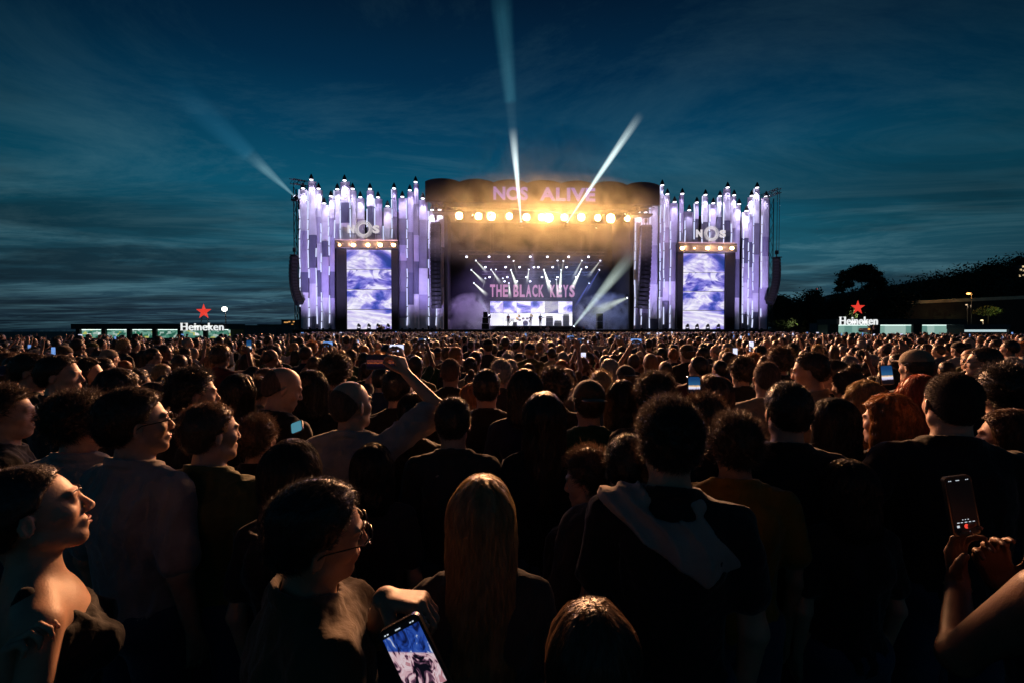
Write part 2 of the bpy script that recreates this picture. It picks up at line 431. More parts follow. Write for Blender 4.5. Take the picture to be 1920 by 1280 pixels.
TOWER_LAMPS = []
video_tower('tall four panel video screen with swirling lilac picture, in the left column wall', 630, 746, 452, 650, 734, 468, 617, 3, [(637, 0.6), (663, 1), (690, 1), (713, 1.1), (738, 1)])
video_tower('narrower four panel video screen with swirling lilac picture, in the right column wall', 1271, 1379, 457, 1281, 1357, 475, 617, 3, [(1279, 1.1), (1302, 0.5), (1326, 1), (1350, 1), (1372, 1.1)])
nm = ['leftmost', 'second', 'middle', 'fourth', 'rightmost']
for i, (l, s_) in enumerate(TOWER_LAMPS):
    side = 'left' if i < 5 else 'right'
    l['label'] = ('dim small amber twin lamp, ' if s_ < 0.8 else 'bright amber twin lamp, ') + nm[i % 5] + ' of five above the ' + side + ' video screen'
    l['group'] = 'amber lamps above the video screens'

# small floor lamps silhouetted in front of the screens
k = 0
for us, side in (((673, 692, 709, 728), 'left'), ((1289, 1307, 1327, 1347), 'right')):
    for j, u in enumerate(us):
        x, z = S(u, 612, -1.6)
        l = thing('moving_light', 'small black moving lamp on the stage floor before the %s screen, %s of four' % (side, ('first', 'second', 'third', 'fourth')[j]), 'stage light', (x, -1.6, DECK), stage=True, group='floor lamps before the screens')
        b = MB(); b.box((0, 0, 0.08), (0.4, 0.4, 0.16)); b.box((-0.2, 0, 0.32), (0.05, 0.12, 0.4)); b.box((0.2, 0, 0.32), (0.05, 0.12, 0.4)); b.build('yoke', DARKM, l)
        b = MB(); b.tube((0.02, 0.12, 0.42), (-0.02, -0.18, 0.62), 0.17, 0.14, n=10); b.build('head', DARKM, l)

# ------------------------------------------------------------------ ringed sign above each screen
def ring_sign(label, un, uring, us, v, rr):
    x, z = S(uring, v, -0.9); root = thing('ringed_sign', label, 'sign', (x, -0.9, z), stage=True)
    wm = emat('sign_white', lin(236, 228, 232), 0.85)
    for ch, u in (('N', un), ('S', us)):
        xx, _ = S(u, v, -0.9)
        me = fit_mesh(text_mesh(ch, 1, 0.05, 1, 0.06), xx - x - 0.42, xx - x + 0.42, -0.5, 0.5); me.materials.append(wm); link('letter', me, root)
    b = MB(); r1 = rr * 0.62
    for i in range(40):
        a = 2 * PI * i / 40
        b.box((math.cos(a) * (rr + r1) / 2, 0, math.sin(a) * (rr + r1) / 2), (rr - r1, 0.08, 0.06), rot=Matrix.Rotation(-a, 3, 'Y'))
    n = 40
    V = []
    for i in range(n):
        a = 2 * PI * i / n
        for q in (r1 * 0.93, r1): V += [(q * math.cos(a), -0.045, q * math.sin(a)), (q * math.cos(a), 0.045, q * math.sin(a))]
    F = []
    for i in range(n):
        a = i * 4; c = ((i + 1) % n) * 4
        F += [(a, c, c + 2, a + 2), (a + 1, a + 3, c + 3, c + 1), (a, a + 1, c + 1, c), (a + 2, c + 2, c + 3, a + 3)]
    b.add(V, F); b.build('ring', wm, root)
    b = MB()
    for dx in (-1.6, 0, 1.6): b.tube((dx, 0.1, 0.0 if dx else -rr), (dx, 0.1, -1.9), 0.04, n=5)
    b.box((0, 0.1, -0.62), (4.0, 0.06, 0.06)); b.build('mount', STEEL, root)
ring_sign('white lettered sign with a rayed ring above the left video screen', 658, 682, 705, 430, 1.12)
ring_sign('white lettered sign with a rayed ring above the right video screen', 1311, 1334, 1355, 438.5, 1.02)

# ------------------------------------------------------------------ hanging speaker columns
def line_array(label, pts, wu, n, b, hang_top, yaw=0, grill=True):
    """pts: photo pixels of top, middle and bottom centre; n cabinets"""
    p = [SV(u, v, b) for u, v in pts]
    base = p[-1]; root = thing('speaker_column', label, 'speakers', base, stage=True, group='hanging speaker columns')
    w = (S(pts[0][0] + wu, pts[0][1], b)[0] - S(pts[0][0], pts[0][1], b)[0])
    def q(s):  # quadratic through 3 points
        a = (1 - s) * (1 - 2 * s); c = 4 * s * (1 - s); e = s * (2 * s - 1)
        return p[0] * a + p[1] * c + p[2] * e - base
    cab = None
    for i in range(n):
        a, c = q(i / n), q((i + 1) / n); m = (a + c) / 2; h = (a - c).length
        tilt = math.atan2(a.x - c.x, a.z - c.z); pit = 0.25 * (i / n) ** 2
        mw = Matrix.Translation(m) @ Matrix.Rotation(yaw, 4, 'Z') @ Matrix.Rotation(tilt, 4, 'Y') @ Matrix.Rotation(pit, 4, 'X')
        if cab is None:
            bb = MB(); bb.box((0, 0.05, 0), (w * 0.96, 0.8, h * 1.07)); bb.box((0, -0.42, 0), (w, 0.06, h * 0.74)); 
            bb.box((0, -0.46, 0), (w * 0.2, 0.04, h * 0.6), 1); bb.box((-w * 0.5, 0, 0), (0.03, 0.5, h * 0.5), 1); bb.box((w * 0.5, 0, 0), (0.03, 0.5, h * 0.5), 1)
            cab = bb.build('speaker_cabinet', [mat('speaker_black', (0.006, 0.0065, 0.008), 0.6, spec=0.25, noise=0.3, nscale=5), DARKM], root)
            cab.matrix_local = mw
        else:
            o = cab.copy(); COL.objects.link(o); o.matrix_local = mw
    t0 = q(0)
    bb = MB(); bb.box((t0.x, 0, t0.z + 0.1), (w * 0.9, 1.0, 0.12)); bb.tube((t0.x, 0, t0.z + 0.1), (t0.x, 0, t0.z + 0.9), 0.07); bb.box((t0.x, 0, t0.z + 0.8), (0.3, 0.3, 0.5))
    if hang_top: bb.tube((t0.x, 0, t0.z + 0.9), (t0.x, 0, hang_top - base.z), 0.035, n=6)
    bb.build('rigging', DARKM, root)
    return root
zr = S(800, 376, -1)[1]
line_array('curved black speaker column hanging outside the left wing', [(552, 481), (551, 530), (562, 569)], 13, 15, -0.6, S(560, 345)[1], yaw=-0.9)
line_array('straight black speaker column hanging left of the stage opening', [(817, 421), (817, 500), (819, 578)], 19, 20, -1.2, zr)
line_array('straight black speaker column hanging right of the stage opening', [(1211, 426), (1209, 500), (1204, 579)], 20, 20, -1.2, zr)
line_array('curved black speaker column hanging outside the right wing', [(1456, 485), (1455, 530), (1443, 568)], 13, 15, -0.6, S(1455, 358)[1], yaw=0.9)
# outrigger trusses at the outer top corners, small dark masts
for side, a, e in (('left', (575, 345, 1.0), (547, 340, -2.0)), ('right', (1425, 372, 1.0), (1462, 357, -2.0))):
    pa, pe = SV(*a), SV(*e); t = thing('outrigger_truss', 'short truss arm reaching out over the outer speaker column at the %s end' % side, 'truss', (pa.x, pa.y, 0), stage=True, group='outrigger trusses')
    b = MB(); o = Vector((pa.x, pa.y, 0)); b.truss(pa - o, pe - o, 0.55, 0.05); b.build('arm', STEEL, t)
    b = MB(); b.truss(Vector((0.0, 0.8, 0)), Vector((0.0, 0.8, pa.z)), 0.6, 0.05, step=1.2); b.build('mast', DARKM, t)
    if side == 'right':
        b = MB(); b.tube(pe - o, Vector((pe.x - o.x, pe.y - o.y, SV(1457, 480, -0.6).z)), 0.03, n=5); b.build('chain', DARKM, t)
for side, u in (('left', 556), ('right', 1446)):
    x, z = S(u, 350 if side == 'left' else 372, 0.6); t = thing('scaffold_tower', 'dark scaffold tower closing the %s end of the stage' % side, 'scaffold', (x, 1.2, 0), stage=True)
    b = MB(); b.truss((0, 0, 0), (0, 0, z), 0.9, 0.06, step=1.6); b.build('lattice', DARKM, t)
    b = MB(); b.box2((-0.3, 0.5, 0), (0.3, 3.0, z - 1)); b.build('drape', DRAPE, t)
# ------------------------------------------------------------------ roof with scalloped front
FB = -2.0
x0, zt = S(797, 338, FB); x1, zt1 = S(1237, 349, FB); zt = (zt + zt1) / 2
zb = S(1000, 381, FB)[1]
root = thing('stage_roof', 'dark stage roof with scalloped front edge and lilac lettering over the opening', 'stage roof', ((x0 + x1) / 2, FB, DECK), stage=True)
xm = (x0 + x1) / 2; hw = (x1 - x0) / 2
top = []; ns = 7
for i in range(ns):
    for j in range(10):
        f = j / 10; top.append((-hw + 2 * hw * (i + f) / ns, zt - DECK - 0.05 + 0.42 * math.sin(PI * f) ** 0.7))
top.append((hw, zt - DECK - 0.05)); n = len(top); zb_ = zb - DECK
V = []
for y in (0.0, 0.5): V += [(x, y, z) for x, z in top] + [(x, y, zb_) for x, z in top]
F = []
for i in range(n - 1):
    F += [(n + i, n + i + 1, i + 1, i), (2 * n + i, 2 * n + i + 1, 3 * n + i + 1, 3 * n + i), (i, i + 1, 2 * n + i + 1, 2 * n + i), (n + i + 1, n + i, 3 * n + i, 3 * n + i + 1)]
F += [(0, 2 * n, 3 * n, n), (n - 1, 2 * n - 1, 4 * n - 1, 3 * n - 1)]
b = MB(); b.add(V, F); b.build('front_panel', mat('roof_canvas', (0.028, 0.024, 0.024), 0.8, noise=0.4, nscale=0.7, bump=0.4, bscale=2), root)
b = MB(); b.box2((-hw + 0.3, 0.503, zt - DECK - 1.6), (hw - 0.3, 17, zt - DECK - 0.9)); b.build('roof_slab', BLK, root)
for k in range(2 * ns + 1):
    pass
me = fit_mesh(text_mesh('NOS', 1, 0.035, 1, 0.05), S(925, 375, FB - 0.1)[0] - xm, S(990, 375, FB - 0.1)[0] - xm, S(950, 376, FB)[1] - DECK, S(950, 351, FB)[1] - DECK)
lm = emat('roof_letter_lilac', lin(128, 118, 238), 0.62); me.materials.append(lm); o = link('lettering', me, root); o.location.y = -0.12
me = fit_mesh(text_mesh('ALIVE', 1, 0.035, 1, 0.05, spacing=1.08), S(1012, 375, FB - 0.1)[0] - xm, S(1116, 375, FB - 0.1)[0] - xm, S(1060, 378, FB)[1] - DECK, S(1060, 353, FB)[1] - DECK)
me.materials.append(lm); o = link('lettering', me, root); o.location.y = -0.12
b = MB(); zl = S(1000, 398, -1.6)[1] - DECK
b.truss((-hw + 1.6, 0.3, zl + 0.1), (hw - 1.6, 0.3, zl + 0.1), 0.5, 0.045, step=0.8)
for xx in np.linspace(-hw + 2, hw - 2, 4): b.tube((xx, 0.3, zl), (xx, 0.3, zb_ + 0.2), 0.03, n=5)
b.build('lamp_truss', BLK, root)
b = MB()
for sgn in (-1, 1):
    for yy in (0.2, 1.4):
        b.tube((sgn * (hw - 0.3), yy, zb_ + 0.3), (sgn * (hw - 3.4), yy, zb_ - 1.1), 0.07, n=6); b.tube((sgn * (hw - 3.4), yy, zb_ + 0.2), (sgn * (hw - 0.6), yy, zb_ - 0.3), 0.04, n=6)
        b.tube((sgn * (hw - 3.4), yy, zb_ - 1.1), (sgn * (hw - 1.8), yy, zb_ + 0.1), 0.04, n=6)
    b.box2((sgn * (hw - 3.9), -0.1, zb_ - 1.35), (sgn * (hw - 0.9), 1.5, zb_ - 1.15))
b.build('corner_bracing', STEEL, root)

# amber blinders along the truss
BU = [(861, 405, 1.0, 0), (897, 406, .95, 0), (921, 406, 1.15, 0), (955, 406, .9, 0), (987, 408, 1.0, 0), (1016, 408, 1, 0), (1029, 409, 1.25, 0), (1058, 408, .95, 0), (1090, 408, 1.05, 0), (1121, 409, .9, 0), (1145, 410, 1.25, 0), (1176, 410, .8, 0)]
wb = ['outermost at the left end', 'second from the left end', 'third from the left end, larger', 'under the first letter', 'just right of the upright white beam', 'left of the close middle pair', 'right of the close middle pair, the largest',
      'at the foot of the slanting white beam', 'under the last letters', 'third from the right end', 'second from the right end, large', 'outermost at the right end']
for (u, v, s_, _), wd in zip(BU, wb):
    x, z = S(u, v, -2.3)
    l = thing('blinder_light', 'glaring amber blinder lamp under the roof, ' + wd, 'stage light', (x, -2.3, z), stage=True, group='amber blinders under the roof')
    b = MB(); b.box((0, 0.16, 0), (0.95, 0.2, 0.95)); b.tube((0, 0.3, 0.3), (0, 0.3, 0.9), 0.05); b.build('housing', DARKM, l)
    b = MB()
    b.ball((0, 0.0, 0), 0.44 * s_, 16, sc=(1, 0.25, 1))
    b.build('lens', WARM, l)
    lamp('SPOT', (x, -8.6, z - 0.6), (x * 1.2, -60, 12.0), 34000 * s_, (1.0, 0.47, 0.22), 50, 1.0, 0.5)  # unseen crowd spot, added well ahead of the blinder and its smoke
    lamp('SPOT', (x, -3.0, z - 0.1), (x, -30, z), 2000 * s_, (1.0, 0.47, 0.13), 172, 0.3, 0.3)
# lilac edge of the crowd light comes from the wings
for u, v in ((600, 480), (770, 470), (1240, 480), (1400, 480)):
    lamp('AREA', (S(u, v, -1.5)[0], -1.6, S(u, v, -1.5)[1]), (0, -60, 1.5), 800, (0.66, 0.52, 1.0), size=7, sizey=9, spread=140)

# ------------------------------------------------------------------ stage interior
BW = 13.0
xl, _ = S(834, 600, 1.5); xr, _ = S(1190, 600, 1.5)
xl2 = S(838, 600, BW)[0] - 3; xr2 = S(1186, 600, BW)[0] + 3
zc_ = zb + 2.4
t = thing('stage_drapes', 'black drapes closing the back and sides of the stage', 'drapes', (0, BW, DECK), stage=True)
b = MB(); b.box2((xl - 5, 0.1, 0), (xr + 5, 0.4, zc_ - DECK)); b.build('back_drape', mat('night_drape', (0.014, 0.015, 0.03), 0.9, noise=0.4, nscale=0.6, bump=0.5, bscale=4), t)
for x in (xl - 0.15, xr + 0.15):
    b = MB(); b.box2((x - 0.1, -BW + 1.6, 0), (x + 0.1, 0.09, zc_ - DECK)); b.build('side_drape', DRAPE, t)
# overhead trusses with small white lamps
rows = [(3.0, 482, [875, 917, 954, 994, 1026, 1066, 1103]), (6.5, 501.5, [910, 948, 974, 1001, 1009, 1036, 1062, 1099]), (9.5, 520, [918, 951, 987, 1016, 1045, 1080]), (11.5, 528, [946, 969, 994, 1030])]
rn = ['front', 'second', 'third', 'rear']
for (bb, v, us), nme in zip(rows, rn):
    x0_, z0_ = S(us[0] - 14, v - 4, bb); x1_, _ = S(us[-1] + 30, v - 4, bb)
    x0_ = max(x0_, xl + 0.1); x1_ = min(x1_, xr - 0.1)
    t = thing('overhead_truss', nme + ' lighting truss hanging inside the dark stage', 'truss', ((x0_ + x1_) / 2, bb, z0_), stage=True, group='overhead trusses inside the stage')
    h = (x1_ - x0_) / 2; b = MB(); b.truss((-h, 0, 0.3), (h, 0, 0.3), 0.45, 0.035, step=0.9)
    for xx in (-h * 0.8, h * 0.8): b.tube((xx, 0, 0.5), (xx, 0, zc_ - z0_), 0.02, n=5)
    b.build('lattice', STEEL, t)
    for i, u in enumerate(us):
        x, z = S(u, v, bb)
        l = thing('wash_light', None, 'stage light', (x, bb - 0.1, z), stage=True, group='small white lamps on the %s truss' % nme)
        l['label'] = 'small white lamp hanging from the %s inner truss, %s from its left end' % (nme, ['first', 'second', 'third', 'fourth', 'fifth', 'sixth', 'seventh', 'eighth'][i])
        b = MB(); b.tube((0, 0, 0.02), (0, 0.1, 0.3), 0.16, 0.12, n=8); b.build('housing', DARKM, l)
        b = MB(); b.tube((0, -0.04, -0.06), (0, 0, 0.015), 0.15, n=8); b.build('lens', COOL, l)
for x, c, p in ((-6, (0.6, 0.4, 1.0), 900), (6, (0.25, 0.4, 1.0), 900), (0, (0.6, 0.5, 1.0), 500), (-9, (0.5, 0.3, 1.0), 900), (10, (0.25, 0.35, 1.0), 1100)):
    lamp('SPOT', (x, 7, zc_ - 3.5), (x * 0.8, 8, DECK), p * 6, c, 95, 0.9, 0.3)

# band name letters
wd_ = [('THE', 918, 954), ('BLACK', 962, 1021), ('KEYS', 1031, 1079)]
x, z = S(998, 545, 12.0); root = thing('band_name_sign', 'tall pink lit letters spelling the band name above the bright screens', 'sign', (x, 12.0, z), stage=True)
lm = emat('band_letter_pink', lin(226, 160, 200), 0.72)
for s_, u0, u1 in wd_:
    n = len(s_); W_ = (u1 - u0) / (n if s_ != 'BLACK' else n)
    for i, ch in enumerate(s_):
        a = S(u0 + i * W_ + 0.8, 545, 12)[0] - x; e = S(u0 + (i + 1) * W_ - 1.4, 545, 12)[0] - x
        me = fit_mesh(text_mesh(ch, 1, 0.03, 1, 0.08), a, e, S(998, 557.5, 12)[1] - z, S(998, 534.5, 12)[1] - z)
        me.materials.append(lm); link('letter', me, root)
b = MB(); q = S(998, 558.5, 12)[1] - z; b.box2((S(916, 545, 12)[0] - x, 0.15, q - 0.12), (S(1080, 545, 12)[0] - x, 0.35, q)); b.build('carrier', DARKM, root)

# bright led wall behind the band
us = [919, 943.7, 968.5, 1021, 1046, 1073]
cols_ = [(919, 943.5), (944, 968.5), (969, 995), (995.4, 1021.5), (1022, 1046.5), (1047, 1073)]
x, _ = S(996, 600, 11.5); root = thing('led_wall', 'bright white and lilac led wall of twelve panels behind the band', 'video screen', (x, 11.5, DECK), stage=True)
z0 = S(996, 611, 11.5)[1] - DECK; zm = S(996, 587.5, 11.5)[1] - DECK; z1 = S(996, 565.5, 11.5)[1] - DECK
for i, (a, e) in enumerate(cols_):
    a, e = S(a, 600, 11.5)[0] - x, S(e, 600, 11.5)[0] - x
    for j, (p, q) in enumerate(((z0, zm - 0.04), (zm + 0.04, z1))):
        b = MB(); b.box2((a, 0, p), (e, 0.2, q))
        key = 'wall_picture_%d_%d' % (i, j)
        m = screen_mat(key, 11 + i * 2.3 + j, 0.25 if j else 0.06, 1.3 if (j == 0 or i not in (4,)) else 0.55, 0.7)
        if j == 0:
            rr_ = [n_ for n_ in m.node_tree.nodes if n_.type == 'VALTORGB'][0].color_ramp
            for e_ in rr_.elements: c_ = e_.color; e_.color = tuple(0.75 + 0.25 * c_[k] for k in range(3)) + (1,)
        b.build('screen_panel', [m], root)
b = MB(); b.box2((S(916, 600, 11.5)[0] - x, 0.21, 0), (S(1076, 600, 11.5)[0] - x, 0.5, z1 + 0.1)); b.build('support', DARKM, root)
lamp('AREA', (x, 11.2, DECK + 2.0), (x, -10, DECK + 2), 900, (0.85, 0.8, 1.0), size=10, sizey=3)

# ------------------------------------------------------------------ beams
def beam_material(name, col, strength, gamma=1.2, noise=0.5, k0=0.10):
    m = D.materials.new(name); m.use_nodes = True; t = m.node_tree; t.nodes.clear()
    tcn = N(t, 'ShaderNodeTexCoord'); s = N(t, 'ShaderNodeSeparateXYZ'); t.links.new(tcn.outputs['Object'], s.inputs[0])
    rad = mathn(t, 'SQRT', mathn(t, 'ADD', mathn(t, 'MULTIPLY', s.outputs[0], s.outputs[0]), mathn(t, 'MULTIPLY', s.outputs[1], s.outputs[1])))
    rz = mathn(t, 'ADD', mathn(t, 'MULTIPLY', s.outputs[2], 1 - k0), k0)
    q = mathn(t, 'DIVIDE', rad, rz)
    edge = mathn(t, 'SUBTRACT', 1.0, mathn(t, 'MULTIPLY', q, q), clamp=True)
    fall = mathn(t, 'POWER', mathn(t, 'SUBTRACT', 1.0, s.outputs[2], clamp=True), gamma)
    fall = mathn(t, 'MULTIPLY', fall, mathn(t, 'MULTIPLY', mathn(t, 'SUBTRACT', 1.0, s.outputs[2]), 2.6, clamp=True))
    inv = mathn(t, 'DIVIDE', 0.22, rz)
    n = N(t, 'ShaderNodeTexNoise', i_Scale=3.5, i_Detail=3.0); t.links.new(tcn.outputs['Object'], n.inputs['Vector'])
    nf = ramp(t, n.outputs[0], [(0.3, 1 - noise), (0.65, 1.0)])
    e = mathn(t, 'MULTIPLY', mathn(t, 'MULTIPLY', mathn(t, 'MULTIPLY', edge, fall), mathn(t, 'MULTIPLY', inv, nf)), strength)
    em = N(t, 'ShaderNodeEmission'); em.inputs[0].default_value = col; t.links.new(e, em.inputs[1])  # the volume itself glows, in place of lamp light scattered by haze
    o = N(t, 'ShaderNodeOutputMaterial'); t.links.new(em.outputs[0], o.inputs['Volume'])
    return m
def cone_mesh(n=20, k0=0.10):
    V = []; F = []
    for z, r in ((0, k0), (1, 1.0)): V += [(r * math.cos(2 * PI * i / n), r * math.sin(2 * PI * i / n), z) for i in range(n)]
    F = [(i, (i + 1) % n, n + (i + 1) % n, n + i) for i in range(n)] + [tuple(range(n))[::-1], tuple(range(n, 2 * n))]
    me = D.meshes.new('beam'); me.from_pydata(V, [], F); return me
BEAM_MAT = {}
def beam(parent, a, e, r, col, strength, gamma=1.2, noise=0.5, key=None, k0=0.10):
    """a, e stage-local; glowing cone standing in for haze lit by its lamp"""
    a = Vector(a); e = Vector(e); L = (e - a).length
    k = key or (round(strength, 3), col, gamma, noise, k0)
    if k not in BEAM_MAT: BEAM_MAT[k] = beam_material('glow_shaft', (*col, 1) if len(col) == 3 else col, strength, gamma, noise, k0)
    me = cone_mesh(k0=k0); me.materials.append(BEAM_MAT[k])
    o = link('glow_beam', me)
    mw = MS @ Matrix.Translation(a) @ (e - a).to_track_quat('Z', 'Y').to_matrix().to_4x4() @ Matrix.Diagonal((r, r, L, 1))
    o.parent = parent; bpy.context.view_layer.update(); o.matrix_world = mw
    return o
def moving_head(label, p, e, group, s=1.0, glow=COOL):
    l = thing('beam_light', label, 'stage light', p, stage=True, group=group)
    d = (Vector(e) - Vector(p)).normalized()
    b = MB(); b.tube(-d * 0.42 * s, -d * 0.03, 0.13 * s, 0.19 * s, n=10); b.build('head', DARKM, l)
    b = MB(); b.tube(-d * 0.03, d * 0.01, 0.12 * s, n=10); b.build('lens', glow, l)
    up = 1 if e[2] < p[2] else -1
    b = MB(); b.box((-0.24 * s, 0, 0.12 * up * s), (0.06 * s, 0.14 * s, 0.42 * s)); b.box((0.24 * s, 0, 0.12 * up * s), (0.06 * s, 0.14 * s, 0.42 * s)); b.box((0, 0, 0.4 * up * s), (0.54 * s, 0.3 * s, 0.16 * s)); b.build('yoke', DARKM, l)
    return l
WH = lin(214, 220, 208)
C4 = lambda x, y, bb: SV(850 + x / 5.333, 440 + y / 5.333, bb)
HB = [((225, 262), (350, 395), 5, .8, 'g'), ((180, 355), (330, 500), 6, .9, 'g'), ((205, 487), (350, 620), 7, 1.1, 'g'), ((378, 352), (485, 505), 6, .8, 'g'), ((425, 352), (400, 500), 2.5, .5, 'g'),
      ((320, 440), (288, 560), 2.5, .6, 'g'), ((495, 440), (482, 530), 2.5, .5, 'g'), ((575, 355), (650, 560), 7, 1.1, 'g'), ((602, 266), (640, 420), 3, .45, 'g'), ((555, 487), (568, 650), 6, 1.0, 'g'),
      ((755, 352), (735, 500), 5, .9, 'g'), ((905, 352), (985, 600), 9, 1.1, 'g'), ((1042, 262), (1060, 370), 2.5, .5, 'g'), ((1100, 265), (1086, 380), 4, .6, 'g'), ((1078, 355), (1062, 640), 7, 1.2, 'g'),
      ((1030, 452), (1046, 640), 5, .8, 'g'), ((1285, 262), (1180, 470), 6, .6, 'g'), ((1280, 348), (1165, 580), 8, 1.0, 'g'), ((1470, 262), (1330, 450), 6, .6, 'g'), ((1460, 355), (1290, 640), 6, .35, 'b'), ((1358, 490), (1190, 770), 6, .45, 'b')]
side_w = lambda x: 'left' if x < 480 else ('middle' if x < 1100 else 'right')
seen = {}
for (a, e, r, k, c) in HB:
    bb = 5.0 if a[1] < 300 else (8.0 if a[1] < 400 else 11.0)
    pa, pe = C4(*a, bb), C4(*e, bb - 1.0); rr_ = r * 66 / 853 * 0.8
    row = {5.0: 'upper', 8.0: 'middle', 11.0: 'lower'}[bb]
    sl = 'shining rightward' if e[0] - a[0] > 40 else ('shining leftward' if a[0] - e[0] > 40 else 'shining straight down')
    lb = '%s %s beam lamp, %s row, %s, %s' % ('broad' if r > 4 else 'thin', 'blue' if c == 'b' else 'pale', row, side_w(a[0]), sl)
    seen[lb] = seen.get(lb, 0) + 1
    if seen[lb] > 1: lb = 'further ' + lb
    if seen[lb.replace('further ', '', 1)] > 2: lb = 'third and ' + lb
    l = moving_head(lb, pa, pe, 'beam lamps inside the stage', 0.8)
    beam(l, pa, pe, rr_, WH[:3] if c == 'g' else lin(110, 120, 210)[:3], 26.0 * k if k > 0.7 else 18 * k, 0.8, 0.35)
# broad soft violet shaft behind the letters
pa, pe = SV(998, 478, 9), SV(996, 560, 8); l = moving_head('soft lilac flood at the centre of the second truss, over the letters', pa, pe, 'beam lamps inside the stage', 0.9)
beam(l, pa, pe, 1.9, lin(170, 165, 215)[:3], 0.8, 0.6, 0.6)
# large sky and floor beams
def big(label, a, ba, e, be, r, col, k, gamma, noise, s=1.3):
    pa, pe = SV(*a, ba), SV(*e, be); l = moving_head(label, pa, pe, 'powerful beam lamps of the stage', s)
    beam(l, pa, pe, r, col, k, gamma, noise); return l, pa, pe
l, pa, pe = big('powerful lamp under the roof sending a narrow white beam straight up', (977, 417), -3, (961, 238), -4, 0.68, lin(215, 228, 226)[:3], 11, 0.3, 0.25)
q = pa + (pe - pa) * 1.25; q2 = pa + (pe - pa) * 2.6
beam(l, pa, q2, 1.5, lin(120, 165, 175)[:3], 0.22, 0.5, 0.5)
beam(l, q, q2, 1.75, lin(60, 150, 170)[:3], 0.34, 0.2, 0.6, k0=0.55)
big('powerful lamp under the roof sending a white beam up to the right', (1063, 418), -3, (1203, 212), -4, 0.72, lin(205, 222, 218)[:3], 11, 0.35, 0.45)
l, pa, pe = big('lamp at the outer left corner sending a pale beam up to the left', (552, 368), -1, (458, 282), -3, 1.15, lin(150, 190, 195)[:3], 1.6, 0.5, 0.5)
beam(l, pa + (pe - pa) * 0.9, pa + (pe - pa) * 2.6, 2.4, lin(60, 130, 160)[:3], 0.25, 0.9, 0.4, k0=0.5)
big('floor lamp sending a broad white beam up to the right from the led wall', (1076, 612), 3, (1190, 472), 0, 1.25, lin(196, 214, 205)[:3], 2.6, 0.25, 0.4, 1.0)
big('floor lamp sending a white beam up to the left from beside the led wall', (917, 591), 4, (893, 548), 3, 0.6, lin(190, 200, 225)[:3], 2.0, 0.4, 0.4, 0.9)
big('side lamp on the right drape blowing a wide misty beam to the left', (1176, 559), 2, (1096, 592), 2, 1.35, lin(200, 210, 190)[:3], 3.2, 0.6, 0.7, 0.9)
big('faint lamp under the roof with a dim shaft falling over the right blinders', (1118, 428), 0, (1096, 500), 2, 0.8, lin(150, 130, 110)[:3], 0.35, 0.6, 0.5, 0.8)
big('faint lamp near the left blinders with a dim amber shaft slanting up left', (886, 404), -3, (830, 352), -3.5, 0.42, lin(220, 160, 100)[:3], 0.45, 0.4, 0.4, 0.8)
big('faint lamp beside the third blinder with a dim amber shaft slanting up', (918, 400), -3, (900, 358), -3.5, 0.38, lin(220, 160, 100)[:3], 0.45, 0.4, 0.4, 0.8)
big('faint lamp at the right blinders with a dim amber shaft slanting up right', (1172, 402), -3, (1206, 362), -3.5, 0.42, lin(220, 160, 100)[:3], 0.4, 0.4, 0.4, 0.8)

# ------------------------------------------------------------------ stage smoke (really lit by the lamps)
def smoke(label, c, rad, dens, seed, col=(1, 1, 1), lo=0.42, hi=0.68, scale=1.6):
    me = D.meshes.new('smoke'); b = MB(); b.ball((0, 0, 0), 1.0, 24)
    o = b.build('smoke', [])
    m = D.materials.new('smoke'); m.use_nodes = True; t = m.node_tree; t.nodes.clear()
    tcn = N(t, 'ShaderNodeTexCoord'); ln = N(t, 'ShaderNodeVectorMath', operation='LENGTH'); t.links.new(tcn.outputs['Object'], ln.inputs[0])
    edge = mathn(t, 'SUBTRACT', 1.0, mathn(t, 'POWER', ln.outputs[1], 2.0), clamp=True)
    mp = N(t, 'ShaderNodeMapping'); t.links.new(tcn.outputs['Object'], mp.inputs[0]); mp.inputs['Location'].default_value = (seed, seed * 2, 0)
    sc = Vector(rad) / min(rad); mp.inputs['Scale'].default_value = sc
    n = N(t, 'ShaderNodeTexNoise', i_Scale=scale, i_Detail=4.0, i_Distortion=0.8); t.links.new(mp.outputs[0], n.inputs['Vector'])
    nf = ramp(t, n.outputs[0], [(lo, 0.0), (hi, 1.0)])
    d = mathn(t, 'MULTIPLY', mathn(t, 'MULTIPLY', edge, nf), dens)
    vs = N(t, 'ShaderNodeVolumeScatter'); vs.inputs['Color'].default_value = (*col, 1); t.links.new(d, vs.inputs['Density']); vs.inputs['Anisotropy'].default_value = 0.0
    ou = N(t, 'ShaderNodeOutputMaterial'); t.links.new(vs.outputs[0], ou.inputs['Volume'])
    o.data.materials.append(m); o.matrix_world = MS @ Matrix.Translation(c) @ Matrix.Diagonal((*rad, 1))
    return tag(o, label, kind='stuff')
smoke('thin amber lit smoke drifting around the blinders under the roof', SV(1020, 420, -4.4), (19, 3.6, 6.6), 0.12, 1.0, lo=0.28, hi=0.66, scale=1.5)
smoke('grey smoke plume rising above the stage roof', SV(1025, 318, -2.0), (12, 3, 6.0), 0.13, 4.0, lo=0.36, hi=0.74, scale=1.0)
smoke('violet mist at the left of the stage floor', SV(885, 592, 6), (4.4, 3.5, 3.4), 1.1, 2.0)
smoke('thin blue violet haze hanging through the stage under the trusses', SV(1010, 545, 7.5), (13, 5.0, 7.0), 0.035, 5.0, lo=0.25, hi=0.7, scale=1.8)
